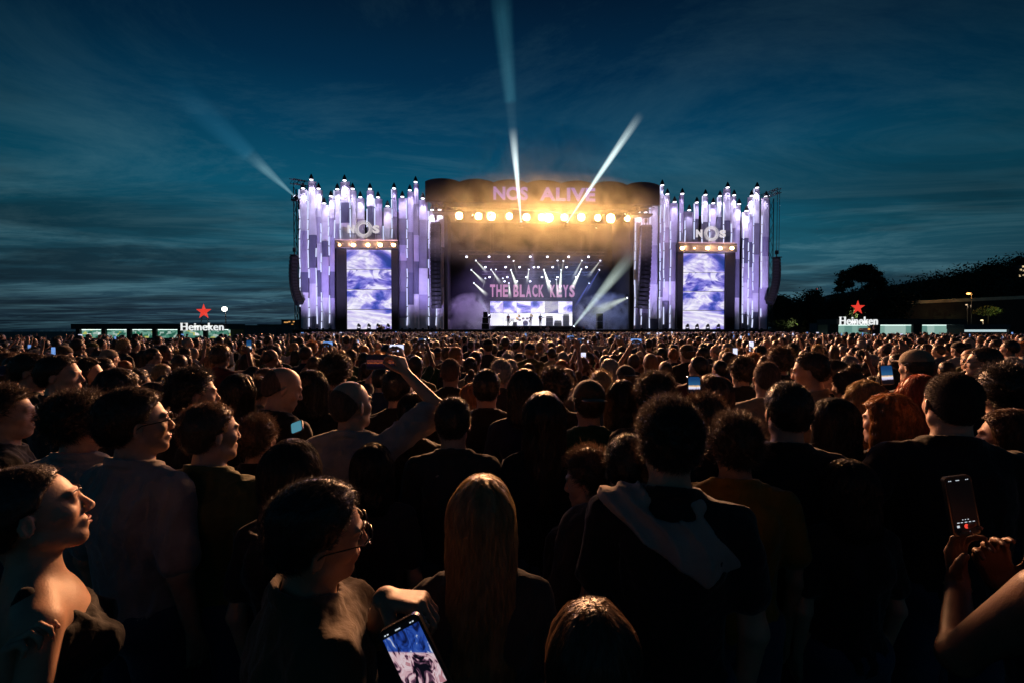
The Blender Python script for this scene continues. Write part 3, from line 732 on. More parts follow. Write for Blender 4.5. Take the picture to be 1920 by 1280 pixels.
for u_, v_, s__ in ((690, 459, 'left'), (1326, 466, 'right')): smoke('haze added for the amber glow of the lamp row above the %s video screen' % s__, SV(u_, v_, -1.9), (4.6, 0.8, 1.3), 0.16, 3.3, lo=0.2, hi=0.6)  # haze volumes added to give the lamp rows their glow
smoke('blue violet mist at the right of the stage floor', SV(1140, 590, 6), (5.5, 3.5, 3.4), 1.0, 7.0)
# ------------------------------------------------------------------ smooth solids from distance functions (bodies, hair, clothes)
def vlen(a): return np.sqrt((a * a).sum(-1))
def smin(a, b, k):
    h = np.clip(0.5 + 0.5 * (b - a) / k, 0, 1)
    return b * (1 - h) + a * h - k * h * (1 - h)
def smax(a, b, k): return -smin(-a, -b, k)
def cap(Pt, a, b, ra, rb=None):
    rb = ra if rb is None else rb
    a = np.asarray(a, float); b = np.asarray(b, float)
    pa = Pt - a; ba = b - a; t = np.clip(pa @ ba / max(ba @ ba, 1e-12), 0, 1)
    return vlen(pa - t[:, None] * ba) - (ra + (rb - ra) * t)
def ell(Pt, c, r, rot=None):
    q = Pt - np.asarray(c, float)
    if rot is not None: q = q @ rot
    r = np.asarray(r, float)
    k0 = vlen(q / r); k1 = vlen(q / (r * r)) + 1e-9
    return k0 * (k0 - 1) / k1
def rotm(ax, a):
    c, s = math.cos(a), math.sin(a)
    return {'x': np.array([[1, 0, 0], [0, c, -s], [0, s, c]]), 'y': np.array([[c, 0, s], [0, 1, 0], [-s, 0, c]]), 'z': np.array([[c, -s, 0], [s, c, 0], [0, 0, 1]])}[ax]
def wob(Pt, f, seed, k=5):
    r = np.random.RandomState(seed); o = 0
    for i in range(k):
        d = r.normal(size=3); d /= np.linalg.norm(d); o = o + np.sin(Pt @ d * f * (1 + 0.5 * i) * 2 * PI + r.uniform(0, 6.28)) / (1 + 0.4 * i)
    return o / k
def polygonize(f, lo, hi, h, levels=3):
    lo = np.asarray(lo, float); hi = np.asarray(hi, float)
    H = h * 2 ** levels
    n = np.ceil((hi - lo) / H).astype(int)
    g = np.stack(np.meshgrid(*[np.arange(k) for k in n], indexing='ij'), -1).reshape(-1, 3)
    for L in range(levels, -1, -1):
        s = h * 2 ** L
        d = f(lo + (g + 0.5) * s)
        g = g[np.abs(d) < s * 1.25 + (0.012 if L else h)]
        if L:
            o = np.array([[i, j, k] for i in (0, 1) for j in (0, 1) for k in (0, 1)])
            g = (g[:, None, :] * 2 + o[None]).reshape(-1, 3)
    B = 1 << 14
    key = lambda q: (q[..., 0] * B + q[..., 1]) * B + q[..., 2]
    off = np.array([[0, 0, 0], [1, 0, 0], [0, 1, 0], [1, 1, 0], [0, 0, 1], [1, 0, 1], [0, 1, 1], [1, 1, 1]])
    corners = g[:, None, :] + off[None]
    ck = key(corners); uk, inv = np.unique(ck.ravel(), return_inverse=True)
    uc = np.stack([uk // (B * B), (uk // B) % B, uk % B], -1)
    val = f(lo + uc * h); val[val == 0] = 1e-9
    v = val[inv].reshape(ck.shape)
    act = (v.min(1) < 0) & (v.max(1) > 0)
    g = g[act]; v = v[act]
    if len(g) == 0: return np.zeros((0, 3)), np.zeros((0, 4), int)
    acc = np.zeros((len(g), 3)); cnt = np.zeros(len(g))
    for a, b in ((0, 1), (2, 3), (4, 5), (6, 7), (0, 2), (1, 3), (4, 6), (5, 7), (0, 4), (1, 5), (2, 6), (3, 7)):
        m = (v[:, a] < 0) != (v[:, b] < 0)
        t = np.where(m, v[:, a] / (v[:, a] - v[:, b] + 1e-20), 0)
        p = off[a] + (off[b] - off[a]) * t[:, None]
        acc += np.where(m[:, None], p, 0); cnt += m
    V = lo + (g + acc / cnt[:, None]) * h
    gk = key(g); so = np.argsort(gk); gs = gk[so]
    def find(q):
        k = key(q); i = np.searchsorted(gs, k); i = np.clip(i, 0, len(gs) - 1); ok = gs[i] == k
        return so[i], ok
    F = []
    for ax, c1, (u, w) in ((0, 1, (1, 2)), (1, 2, (2, 0)), (2, 4, (0, 1))):
        m = (v[:, 0] < 0) != (v[:, c1] < 0)
        q = g[m]; idx = np.nonzero(m)[0]; s = v[m, 0] < 0
        eu = np.zeros(3, int); eu[u] = 1; ew = np.zeros(3, int); ew[w] = 1
        a, oa = find(q - eu); b, ob = find(q - eu - ew); c, oc = find(q - ew)
        ok = oa & ob & oc
        quad = np.stack([idx, a, b, c], -1)[ok]; s = s[ok]
        quad[~s] = quad[~s][:, ::-1]
        F.append(quad)
    return V, np.concatenate(F)
def crop_mesh(V, F, keep):
    k = keep[F].all(1); F = F[k]; u = np.unique(F); m = np.full(len(V), -1); m[u] = np.arange(len(u))
    return V[u], m[F]

# ------------------------------------------------------------------ people
def frame(n):
    n = np.asarray(n, float); return n / (np.linalg.norm(n) + 1e-12)
def hand_prims(wr, fd, pn, thumb_side, curl=0.5, spread=0.12, k=1.0):
    """capsules of a palm, four unequal jointed fingers and a side thumb. fd finger direction, pn palm normal (the way the palm faces)"""
    wr = np.asarray(wr, float); f = frame(fd); n = np.asarray(pn, float); n = frame(n - f * (n @ f)); s = np.cross(f, n) * thumb_side
    out = []; kn = []
    curls = curl if isinstance(curl, (list, tuple)) else [curl * c for c in (0.85, 1.0, 1.1, 1.2)]
    for i, (o, L) in enumerate(((0.030, 0.088), (0.010, 0.092), (-0.010, 0.087), (-0.029, 0.078))):
        b = wr + (f * L + s * o) * k; out.append((wr + s * o * 0.55 * k, b, 0.0145 * k, 0.0125 * k)); kn.append(b)
    lens = ((0.042, 0.026, 0.021), (0.047, 0.030, 0.023), (0.043, 0.028, 0.022), (0.034, 0.021, 0.019))
    for i, b in enumerate(kn):
        a = 0.0; p = b; sp = (1.5 - i) * spread
        for j, L in enumerate(lens[i]):
            a += curls[i] * (0.9, 1.25, 0.8)[j]
            d = f * math.cos(a) + n * math.sin(a) + s * sp * 0.35
            q = p + frame(d) * L * k; out.append((p, q, (0.0098 - 0.0012 * j) * k, (0.0090 - 0.0014 * j) * k)); p = q
    t0 = wr + (f * 0.022 + s * 0.026 + n * 0.006) * k; t1 = t0 + frame(s * 0.75 + f * 0.75 + n * 0.35) * 0.042 * k
    t2 = t1 + frame(s * 0.25 + f * 0.95 + n * (0.3 + curl_t(curl))) * 0.034 * k; t3 = t2 + frame(f * 0.95 + n * (0.3 + curl_t(curl) * 1.5) - s * 0.1) * 0.026 * k
    out += [(t0, t1, 0.0155 * k, 0.0125 * k), (t1, t2, 0.0118 * k, 0.0105 * k), (t2, t3, 0.0105 * k, 0.0088 * k)]
    return out
def curl_t(c): return 0.35 * (c if not isinstance(c, (list, tuple)) else float(np.mean(c)))
def ik(a, c, L1, L2, pole):
    a = np.asarray(a, float); c = np.asarray(c, float); d = c - a; D_ = np.linalg.norm(d)
    if D_ > (L1 + L2) * 0.995: c = a + d / D_ * (L1 + L2) * 0.995; d = c - a; D_ = np.linalg.norm(d)
    u = d / D_; x = (L1 * L1 - L2 * L2 + D_ * D_) / (2 * D_); h = math.sqrt(max(L1 * L1 - x * x, 0))
    p = np.asarray(pole, float); p = frame(p - u * (p @ u))
    return a + u * x + p * h, c

class Fig:
    """one person at 1.75 m scale; x right, y forward (facing), z up. Every garment and the hair is a distance function of the same skeleton"""
    def __init__(s, female=False, build=1.0, head=(0, 0, 0), arms=None, lean=0.0, seed=0, jaw=1.0):
        s.fem = female; s.b = build; s.seed = seed; s.jaw = jaw
        s.sh = (0.160 if female else 0.182) * (0.6 + 0.4 * build)
        y, p, r = [R(k) for k in head]                       # yaw (left +), pitch (up +), roll
        s.HR = rotm('z', y) @ rotm('x', p) @ rotm('y', r)
        s.piv = np.array([0, -0.005, 1.535])
        s.arms = {}
        arms = arms or {}
        for sd, nm in ((1, 'R'), (-1, 'L')):
            a = arms.get(nm, 'down'); shp = np.array([sd * s.sh, -0.01, 1.408])
            if isinstance(a, str):
                if a == 'down': el = shp + np.array([sd * 0.045, -0.02, -0.29]); wr = el + np.array([-sd * 0.015, 0.06, -0.25]); hd = ((0, 0.15, -1), (-sd, 0.1, 0), 0.35)
                elif a == 'front': el = shp + np.array([sd * 0.03, 0.02, -0.28]); wr = el + np.array([-sd * 0.13, 0.2, 0.06]); hd = ((-sd * 0.7, 0.7, 0.2), (-sd * 0.2, -0.3, -0.9), 0.5)
                elif a == 'up': el = shp + np.array([sd * 0.10, 0.12, 0.24]); wr = el + np.array([-sd * 0.03, 0.08, 0.25]); hd = ((-sd * 0.1, 0.1, 1), (0, 1, 0), 0.25)
                elif a == 'phone': el = shp + np.array([sd * 0.05, 0.23, 0.02]); wr = np.array([sd * 0.075, 0.36, 1.66]); hd = ((-sd * 0.35, 0.25, 1), (-sd * 0.8, 0.3, 0), 0.9)
                elif a == 'phonehigh': el = shp + np.array([sd * 0.03, 0.20, 0.19]); wr = np.array([sd * 0.085, 0.34, 1.84]); hd = ((-sd * 0.3, 0.2, 1), (-sd * 0.9, 0.2, 0), 0.9)
            else:
                wr = np.asarray(a['wrist'], float); shp = shp + np.asarray(a.get('lift', (0, 0, 0)), float)
                el, wr = ik(shp, wr, 0.285, 0.255, a.get('pole', (sd * 0.6, -0.4, -1)))
                hd = (a['fd'], a['pn'], a.get('curl', 0.6))
            s.arms[nm] = (shp, el, wr, hand_prims(wr, hd[0], hd[1], a.get('ts', sd) if isinstance(a, dict) else sd, hd[2]))
    def hp(s, Pt): return (Pt - s.piv) @ s.HR + s.piv
    def hw(s, q): return (np.asarray(q, float) - s.piv) @ s.HR.T + s.piv
    def head(s, Pt):
        q = s.hp(Pt); j = s.jaw
        d = ell(q, (0, -0.012, 1.668), (0.0755, 0.096, 0.086))
        d = smin(d, ell(q, (0, 0.026, 1.612), (0.058 * j, 0.066, 0.088)), 0.03)
        d = smin(d, cap(q, (-0.012, 0.068, 1.538), (0.012, 0.068, 1.538), 0.019), 0.028)
        for sg in (-1, 1):
            d = smin(d, ell(q, (sg * 0.043, 0.052, 1.613), (0.02, 0.026, 0.022)), 0.02)
            d = smin(d, cap(q, (sg * 0.052 * j, 0.0, 1.572), (sg * 0.02, 0.06, 1.541), 0.014), 0.028)
            d = smax(d, -ell(q, (sg * 0.031, 0.098, 1.641), (0.0165, 0.015, 0.0105)), 0.012)
            d = smin(d, ell(q, (sg * 0.031, 0.0765, 1.640), (0.0135, 0.0125, 0.0125)), 0.003)
            d = smin(d, cap(q, (sg * 0.014, 0.090, 1.658), (sg * 0.046, 0.078, 1.660), 0.008), 0.012)
            d = smin(d, ell(q, (sg * 0.0125, 0.099, 1.600), (0.0075, 0.010, 0.0075)), 0.006)
        d = smin(d, cap(q, (0, 0.088, 1.652), (0, 0.110, 1.606), 0.0060, 0.0090), 0.010)
        d = smin(d, ell(q, (0, 0.107, 1.603), (0.0088, 0.0088, 0.0080)), 0.006)
        d = smin(d, ell(q, (0, 0.083, 1.570), (0.026, 0.014, 0.018)), 0.012)
        d = smin(d, cap(q, (-0.018, 0.090, 1.5755), (0.018, 0.090, 1.5755), 0.0055), 0.004)
        d = smin(d, cap(q, (-0.015, 0.089, 1.5630), (0.015, 0.089, 1.5630), 0.0065), 0.004)
        d = smax(d, -cap(q, (-0.022, 0.098, 1.5695), (0.022, 0.098, 1.5695), 0.0028), 0.003)
        for sg in (-1, 1):
            rr = rotm('z', sg * 0.35) @ rotm('x', -0.15)
            e = ell(q, (sg * 0.0805, -0.012, 1.624), (0.0065, 0.0175, 0.030), rr)
            e = smax(e, -ell(q, (sg * 0.0875, -0.010, 1.627), (0.0045, 0.0105, 0.019), rr), 0.003)
            d = smin(d, e, 0.006)
        return d
    def torso(s, Pt, o=0.0):
        b = s.b; f = s.fem
        d = ell(Pt, (0, -0.005, 1.275), (0.160 * b + o, 0.112 * b + o, 0.20 + o))
        d = smin(d, ell(Pt, (0, 0.0, 1.08), ((0.120 if f else 0.140) * b + o, 0.098 * b + o, 0.17)), 0.06)
        d = smin(d, ell(Pt, (0, -0.005, 0.935), ((0.168 if f else 0.160) * b + o, 0.115 * b + o, 0.12)), 0.05)
        d = smin(d, cap(Pt, (-s.sh + 0.05, -0.015, 1.400), (s.sh - 0.05, -0.015, 1.400), 0.048 + o), 0.05)
        for sg in (-1, 1):
            d = smin(d, cap(Pt, (sg * 0.03, -0.022, 1.480), (sg * (s.sh - 0.015), -0.012, 1.418), 0.030 + o * 0.7, 0.030 + o), 0.045)
            d = smin(d, ell(Pt, (sg * 0.075, -0.085, 1.33), (0.06, 0.035 + o, 0.08)), 0.04)
            if f: d = smin(d, ell(Pt, (sg * 0.068, 0.088, 1.275), (0.058 + o, 0.052 + o, 0.055 + o)), 0.025)
        return d
    def neck(s, Pt, o=0.0):
        t = s.hw((0, -0.004, 1.585)); k = 0.050 if s.fem else 0.060
        return cap(Pt, (0, -0.022, 1.445), t, k + o + 0.006, k + o - 0.004)
    def legs(s, Pt, o=0.0):
        d = None
        for sg in (-1, 1):
            e = smin(cap(Pt, (sg * 0.088, 0, 0.92), (sg * 0.098, 0.01, 0.49), 0.088 * s.b + o, 0.056 + o), cap(Pt, (sg * 0.098, 0.01, 0.49), (sg * 0.10, -0.02, 0.09), 0.054 + o, 0.038 + o), 0.03)
            d = e if d is None else np.minimum(d, e)
        return d
    def feet(s, Pt, o=0.0):
        return np.minimum(*[ell(Pt, (sg * 0.105, 0.05, 0.045), (0.045 + o, 0.13 + o, 0.045)) for sg in (-1, 1)])
    def arm(s, Pt, nm, o=0.0, t=1.0):
        shp, el, wr, _ = s.arms[nm]; k = 0.88 if s.fem else 1.0
        e2 = shp + (el - shp) * min(t, 1.0)
        d = cap(Pt, shp, e2, 0.047 * k + o * 0.6, (0.047 + (0.037 - 0.047) * min(t, 1)) * k + o * 1.25)
        if t > 1.0: d = smin(d, cap(Pt, el, el + (wr - el) * min(t - 1, 1), 0.038 * k + o, (0.038 + (0.025 - 0.038) * min(t - 1, 1)) * k + o), 0.02)
        return d
    def body(s, Pt):
        d = np.full(len(Pt), 9.0)
        hc = s.hw((0, 0, 1.65)); dh = vlen(Pt - hc)
        up = Pt[:, 2] > 0.72; lowm = Pt[:, 2] < 1.15
        if up.any():
            q = Pt[up]; e = smin(s.torso(q), s.neck(q), 0.03)
            for nm in 'RL': e = smin(e, s.arm(q, nm, 0, 2.0), 0.035)
            d[up] = e
        if lowm.any():
            q = Pt[lowm]; d[lowm] = smin(d[lowm], smin(s.legs(q), s.feet(q), 0.03), 0.03)
        for nm in 'RL':
            wr = s.arms[nm][2]; near = vlen(Pt - wr) < 0.26
            if near.any():
                q = Pt[near]; h = None
                pr = s.arms[nm][3]
                for a, b, ra, rb in pr[:4]:
                    e = cap(q, a, b, ra, rb); h = e if h is None else smin(h, e, 0.012)
                for a, b, ra, rb in pr[4:]: h = smin(h, cap(q, a, b, ra, rb), 0.004)
                d[near] = smin(d[near], h, 0.012)
        near = dh < 0.24
        if near.any(): d[near] = smin(d[near], s.head(Pt[near]), 0.018)
        return d
    # garments
    def shirt(s, Pt, sleeve=0.62, kind='tee'):
        o = {'tee': 0.014, 'loose': 0.026, 'hoodie': 0.034, 'tank': 0.010}[kind]
        w1 = wob(Pt, 2.0, s.seed + 1) * 0.06; fold = (np.abs(wob(Pt * np.array([1.6, 1.6, 0.7]) + w1[:, None], 4.0, s.seed + 3)) - 0.25) * 0.022 + np.abs(wob(Pt * np.array([1, 1, 1.4]) + w1[:, None] * 0.8, 9.0, s.seed + 7)) * 0.009
        d = s.torso(Pt, o)
        if kind != 'tank':
            for nm in 'RL': d = smin(d, s.arm(Pt, nm, o + 0.006, sleeve), 0.03)
        d = d + fold
        d = smax(d, 0.80 - Pt[:, 2] + np.sin(Pt[:, 0] * 30 + s.seed) * 0.004, 0.01)
        if kind == 'tank':
            d = np.maximum(d, Pt[:, 2] - 1.375); st = None
            for sg in (-1, 1):
                e = cap(Pt, (sg * 0.085, -0.10, 1.30), (sg * 0.10, -0.03, 1.475), 0.016); e = np.minimum(e, cap(Pt, (sg * 0.10, -0.03, 1.475), (sg * 0.085, 0.10, 1.32), 0.016)); d = np.minimum(d, e)
            return d
        d = smin(d, np.maximum(s.neck(Pt, 0.012), Pt[:, 2] - 1.492 + Pt[:, 1] * 0.35), 0.03)
        nk = s.neck(Pt, 0.006)
        d = smax(d, -np.maximum(nk, 1.480 - Pt[:, 1] * 0.35 - Pt[:, 2]), 0.004)
        rim = np.abs(s.neck(Pt, 0.020)) - 0.006
        zc = 1.487 - Pt[:, 1] * 0.35
        rim = np.maximum(rim, np.abs(Pt[:, 2] - zc) - (0.016 if kind != 'hoodie' else 0.03))
        d = smin(d, rim, 0.012)
        if kind == 'hoodie':
            h = ell(Pt, (0, -0.115, 1.435), (0.125, 0.06, 0.075)); h = smax(h, -ell(Pt, (0, -0.06, 1.50), (0.085, 0.07, 0.07)), 0.02)
            d = smin(d, h + fold * 0.8, 0.02)
        return d
    def trousers(s, Pt):
        d = smin(s.legs(Pt, 0.014), ell(Pt, (0, -0.005, 0.93), (0.172 * s.b, 0.128 * s.b, 0.12)), 0.04)
        d = d + wob(Pt, 5, s.seed + 1) * 0.006
        return np.maximum(np.maximum(d, Pt[:, 2] - 0.99), 0.06 - Pt[:, 2])
    def shoes(s, Pt): return np.maximum(ell(Pt, (0.105, 0.052, 0.045), (0.052, 0.142, 0.055)), -Pt[:, 2] + 0.0) if False else np.minimum(*[ell(Pt, (sg * 0.105, 0.052, 0.047), (0.052, 0.142, 0.055)) for sg in (-1, 1)])
    def hair(s, Pt, kind='short', vol=0.0):
        q = s.hp(Pt); sd = s.seed
        amp, fr = {'short': (0.005, 14), 'buzz': (0.0005, 20), 'curly': (0.014, 17), 'messy': (0.010, 12), 'long': (0.010, 6), 'wavy': (0.016, 9), 'bun': (0.004, 12), 'pony': (0.004, 10), 'bob': (0.005, 9), 'bald': (0, 1)}[kind]
        off = {'short': 0.009, 'buzz': 0.003, 'curly': 0.030, 'messy': 0.014, 'long': 0.014, 'wavy': 0.022, 'bun': 0.010, 'pony': 0.009, 'bob': 0.016, 'bald': 0.0012}[kind] + vol
        d = ell(q, (0, -0.014, 1.670), (0.0765 + off * 0.85, 0.097 + off, 0.087 + off * 1.15))
        d = smin(d, ell(q, (0, -0.035, 1.625), (0.062 + off * 0.6, 0.070 + off * 0.6, 0.07)), 0.03)
        g = np.interp(q[:, 2], [1.54, 1.60, 1.635, 1.66, 1.70, 1.725, 1.80], [-0.080, -0.038, -0.004, 0.018, 0.042, 0.070, 0.13] if kind != 'bald' else [-0.09, -0.05, -0.02, -0.03, -0.06, -0.08, -0.1])
        d = smax(d, (q[:, 1] - g) * 0.8, 0.006)
        d = smax(d, 1.572 - q[:, 2], 0.01)
        if kind in ('short', 'buzz', 'messy', 'bun', 'pony', 'bald'):
            for sg in (-1, 1): d = smax(d, -ell(q, (sg * 0.088, 0.002, 1.618), (0.026, 0.030, 0.036)), 0.006)
        if kind in ('long', 'wavy', 'bob'):
            L = {'long': 1.26, 'wavy': 1.32, 'bob': 1.50}[kind]; wd = {'long': 0.098, 'wavy': 0.125, 'bob': 0.09}[kind]
            sq = q * np.array([1, 1.0, 1])
            c = cap(sq * np.array([1, 1.45, 1]), (0, -0.050 * 1.45, 1.66), (0, -0.072 * 1.45, L), 0.086 + off * 0.5, wd)
            for sg in (-1, 1): c = smin(c, cap(q, (sg * 0.074, -0.005, 1.66), (sg * (wd - 0.012), -0.01, max(L, 1.36)), 0.018 + off * 0.5, 0.028), 0.03)
            c = smax(c, (q[:, 1] - np.interp(q[:, 2], [1.4, 1.62, 1.70], [0.045, 0.025, 0.06])) * 0.8, 0.01)
            c = smax(c, L - 0.05 - q[:, 2], 0.02)
            d = smin(d, c, 0.03)
        if kind == 'bun': d = smin(d, ell(q, (0.0, -0.06, 1.775), (0.038, 0.036, 0.033)), 0.008)
        if kind == 'pony': d = smin(d, cap(q, (0, -0.125, 1.69), (0, -0.175, 1.48), 0.026, 0.016), 0.012); 
        if kind in ('long', 'wavy'):
            w_ = np.sin(np.arctan2(q[:, 0], -(q[:, 1] + 0.02)) * 11 + 2.5 * np.sin(q[:, 2] * (9 if kind == 'long' else 38) + sd)) * (0.0028 if kind == 'long' else 0.0035) * (0.6 + wob(q, 3, sd + 9))
            return d + w_ + wob(q, fr, sd) * amp
        return d + wob(q, fr, sd) * amp
    def cap_(s, Pt, back=True):
        q = s.hp(Pt); d = ell(q, (0, -0.012, 1.682), (0.089, 0.110, 0.092)); d = np.maximum(d, 1.672 + (0.10 if False else 0) - q[:, 2] - q[:, 1] * 0.12)
        sg = -1 if back else 1
        v = ell(q, (0, sg * 0.125 - 0.01, 1.675), (0.072, 0.065, 0.007)) + 0
        d = smin(d, v, 0.008); d = smin(d, ell(q, (0, -0.012, 1.776), (0.008, 0.008, 0.005)), 0.004)
        if back: d = smax(d, -cap(q, (-0.02, 0.11, 1.70), (0.02, 0.11, 1.70), 0.022), 0.004)
        return d

def grad(f, Pt, e=0.002):
    g = np.stack([f(Pt + np.eye(3)[i] * e) - f(Pt - np.eye(3)[i] * e) for i in range(3)], -1)
    return g / (vlen(g)[:, None] + 1e-9)
def strands(f, V, Nn, n, length, kind, seed, width=0.0011, steps=4, hr=None, up=0.6, jit=0.4):
    """thin flat hairs rooted on the hair surface, following it"""
    r = np.random.RandomState(seed)
    i = r.randint(0, len(V), n); p = V[i].copy(); nrm = grad(f, p)
    zax = np.array([0, 0, 1.0]) if hr is None else hr @ np.array([0, 0, 1.0])
    fwd = np.array([0, 1.0, 0]) if hr is None else hr @ np.array([0, 1.0, 0])
    if kind == 'down': base = -np.array([0, 0, 1.0])[None] + 0 * p
    else: base = fwd[None] * 0.5 + zax[None] * 0.25 + 0 * p
    base = base + r.normal(size=p.shape) * jit
    L = length * r.uniform(0.5, 1.25, (n, 1)); pts = [p - nrm * 0.002]
    ph = r.uniform(0, 6.28, n)
    for k in range(steps):
        nn = grad(f, p) if kind == 'down' else nrm
        tg = base - nn * (base * nn).sum(1)[:, None]; tg /= vlen(tg)[:, None] + 1e-9
        lift = up * (0.10 if kind == 'down' else 1.0)
        d = tg + nn * lift
        if kind == 'down' and steps > 4: d = d + 0.35 * np.stack([np.sin(ph + k * 1.1), np.cos(ph + k * 1.1), 0 * ph], -1)
        d /= vlen(d)[:, None]
        p = p + d * L / steps
        if kind == 'down':
            dd = f(p); p = p - grad(f, p) * np.clip(dd - 0.0025, -0.02, 0.02)[:, None]
        pts.append(p)
    pts = np.stack(pts, 1)                                   # n, steps+1, 3
    dr = pts[:, -1] - pts[:, 0]; w = np.cross(dr, r.normal(size=dr.shape)); w /= vlen(w)[:, None] + 1e-9
    taper = np.linspace(1, 0.25, steps + 1)[None, :, None] * width * 0.5 * r.uniform(0.7, 1.4, (n, 1, 1))
    A = pts + w[:, None, :] * taper; B_ = pts - w[:, None, :] * taper
    VV = np.stack([A, B_], 2).reshape(-1, 3)
    b = (np.arange(n) * (steps + 1) * 2)[:, None] + (np.arange(steps) * 2)[None]
    b = b.ravel(); FF = np.stack([b, b + 1, b + 3, b + 2], -1)
    return VV, FF
def join(*parts):
    V = []; F = []; k = 0
    for v, f in parts: V.append(v); F.append(f + k); k += len(v)
    return np.concatenate(V), np.concatenate(F)

def hair_mat(name, col, rough=0.42):
    if name in MATS: return MATS[name]
    m = D.materials.new(name); m.use_nodes = True; t = m.node_tree; b = t.nodes['Principled BSDF']
    b.inputs['Base Color'].default_value = (*col, 1); b.inputs['Roughness'].default_value = rough; b.inputs['Specular IOR Level'].default_value = 0.55
    b.inputs['Sheen Weight'].default_value = 0.25; b.inputs['Sheen Roughness'].default_value = 0.3; b.inputs['Sheen Tint'].default_value = (*[min(1, c * 3 + 0.25) for c in col], 1)
    tcn = N(t, 'ShaderNodeTexCoord'); mp = N(t, 'ShaderNodeMapping'); t.links.new(tcn.outputs['Object'], mp.inputs[0]); mp.inputs['Scale'].default_value = (60, 60, 14)
    n = N(t, 'ShaderNodeTexNoise', i_Scale=1.6, i_Detail=3.0); t.links.new(mp.outputs[0], n.inputs['Vector'])
    c = mixc(t, 1.0, (*col, 1), ramp(t, n.outputs[0], [(0.3, 0.45), (0.7, 1.3)]), 'MULTIPLY'); t.links.new(c, b.inputs['Base Color'])
    bn = N(t, 'ShaderNodeBump', i_Strength=0.6, i_Distance=0.006); t.links.new(n.outputs[0], bn.inputs['Height']); t.links.new(bn.outputs[0], b.inputs['Normal'])
    tr = N(t, 'ShaderNodeBsdfTranslucent'); tr.inputs[0].default_value = (*[min(1, c_ * 4 + 0.05) for c_ in col], 1)
    mx = N(t, 'ShaderNodeMixShader'); mx.inputs[0].default_value = 0.12
    t.links.new(b.outputs[0], mx.inputs[1]); t.links.new(tr.outputs[0], mx.inputs[2])
    t.links.new(mx.outputs[0], t.nodes['Material Output'].inputs['Surface'])
    MATS[name] = m; return m
def cloth(name, col, rough=0.85, check=False):
    if name in MATS: return MATS[name]
    m = mat(name, (*col, 1), rough, spec=0.25, noise=0.25, nscale=14, bump=0.35, bscale=55, sheen=0.25)
    return m
SKIN = [mat('skin_fair', (0.50, 0.29, 0.20), 0.52, spec=0.4, noise=0.28, nscale=18, bump=0.10, bscale=220, sss=0.12),
        mat('skin_tan', (0.36, 0.20, 0.13), 0.52, spec=0.4, noise=0.28, nscale=18, bump=0.10, bscale=220, sss=0.10),
        mat('skin_brown', (0.20, 0.10, 0.062), 0.50, spec=0.4, noise=0.28, nscale=18, bump=0.10, bscale=220, sss=0.08)]
HAIR = {'black': hair_mat('hair_black', (0.012, 0.010, 0.009)), 'dark': hair_mat('hair_dark_brown', (0.030, 0.020, 0.014)), 'brown': hair_mat('hair_brown', (0.075, 0.042, 0.024)),
        'blonde': hair_mat('hair_blonde', (0.29, 0.175, 0.08)), 'ginger': hair_mat('hair_ginger', (0.28, 0.10, 0.025)), 'red': hair_mat('hair_red', (0.30, 0.05, 0.015)), 'grey': hair_mat('hair_grey', (0.22, 0.20, 0.19)),
        'stubble': hair_mat('hair_stubble', (0.10, 0.06, 0.045), 0.85), 'cropped': hair_mat('hair_cropped', (0.022, 0.015, 0.012), 0.9)}
CL = {'black': cloth('cloth_black', (0.012, 0.012, 0.014)), 'charcoal': cloth('cloth_charcoal', (0.035, 0.035, 0.038)), 'navy': cloth('cloth_navy', (0.012, 0.018, 0.045)), 'grey': cloth('cloth_grey', (0.30, 0.27, 0.26)),
      'olive': cloth('cloth_olive', (0.10, 0.10, 0.035)), 'white': cloth('cloth_white', (0.45, 0.43, 0.40)), 'maroon': cloth('cloth_maroon', (0.09, 0.015, 0.018)), 'mustard': cloth('cloth_mustard', (0.22, 0.115, 0.012)),
      'brown': cloth('cloth_brown', (0.09, 0.055, 0.03)), 'green': cloth('cloth_green', (0.02, 0.06, 0.03)), 'denim': cloth('cloth_denim', (0.035, 0.055, 0.10)), 'sand': cloth('cloth_sand', (0.28, 0.22, 0.15))}
SHOE = mat('shoe_leather', (0.02, 0.02, 0.02), 0.6, noise=0.3)

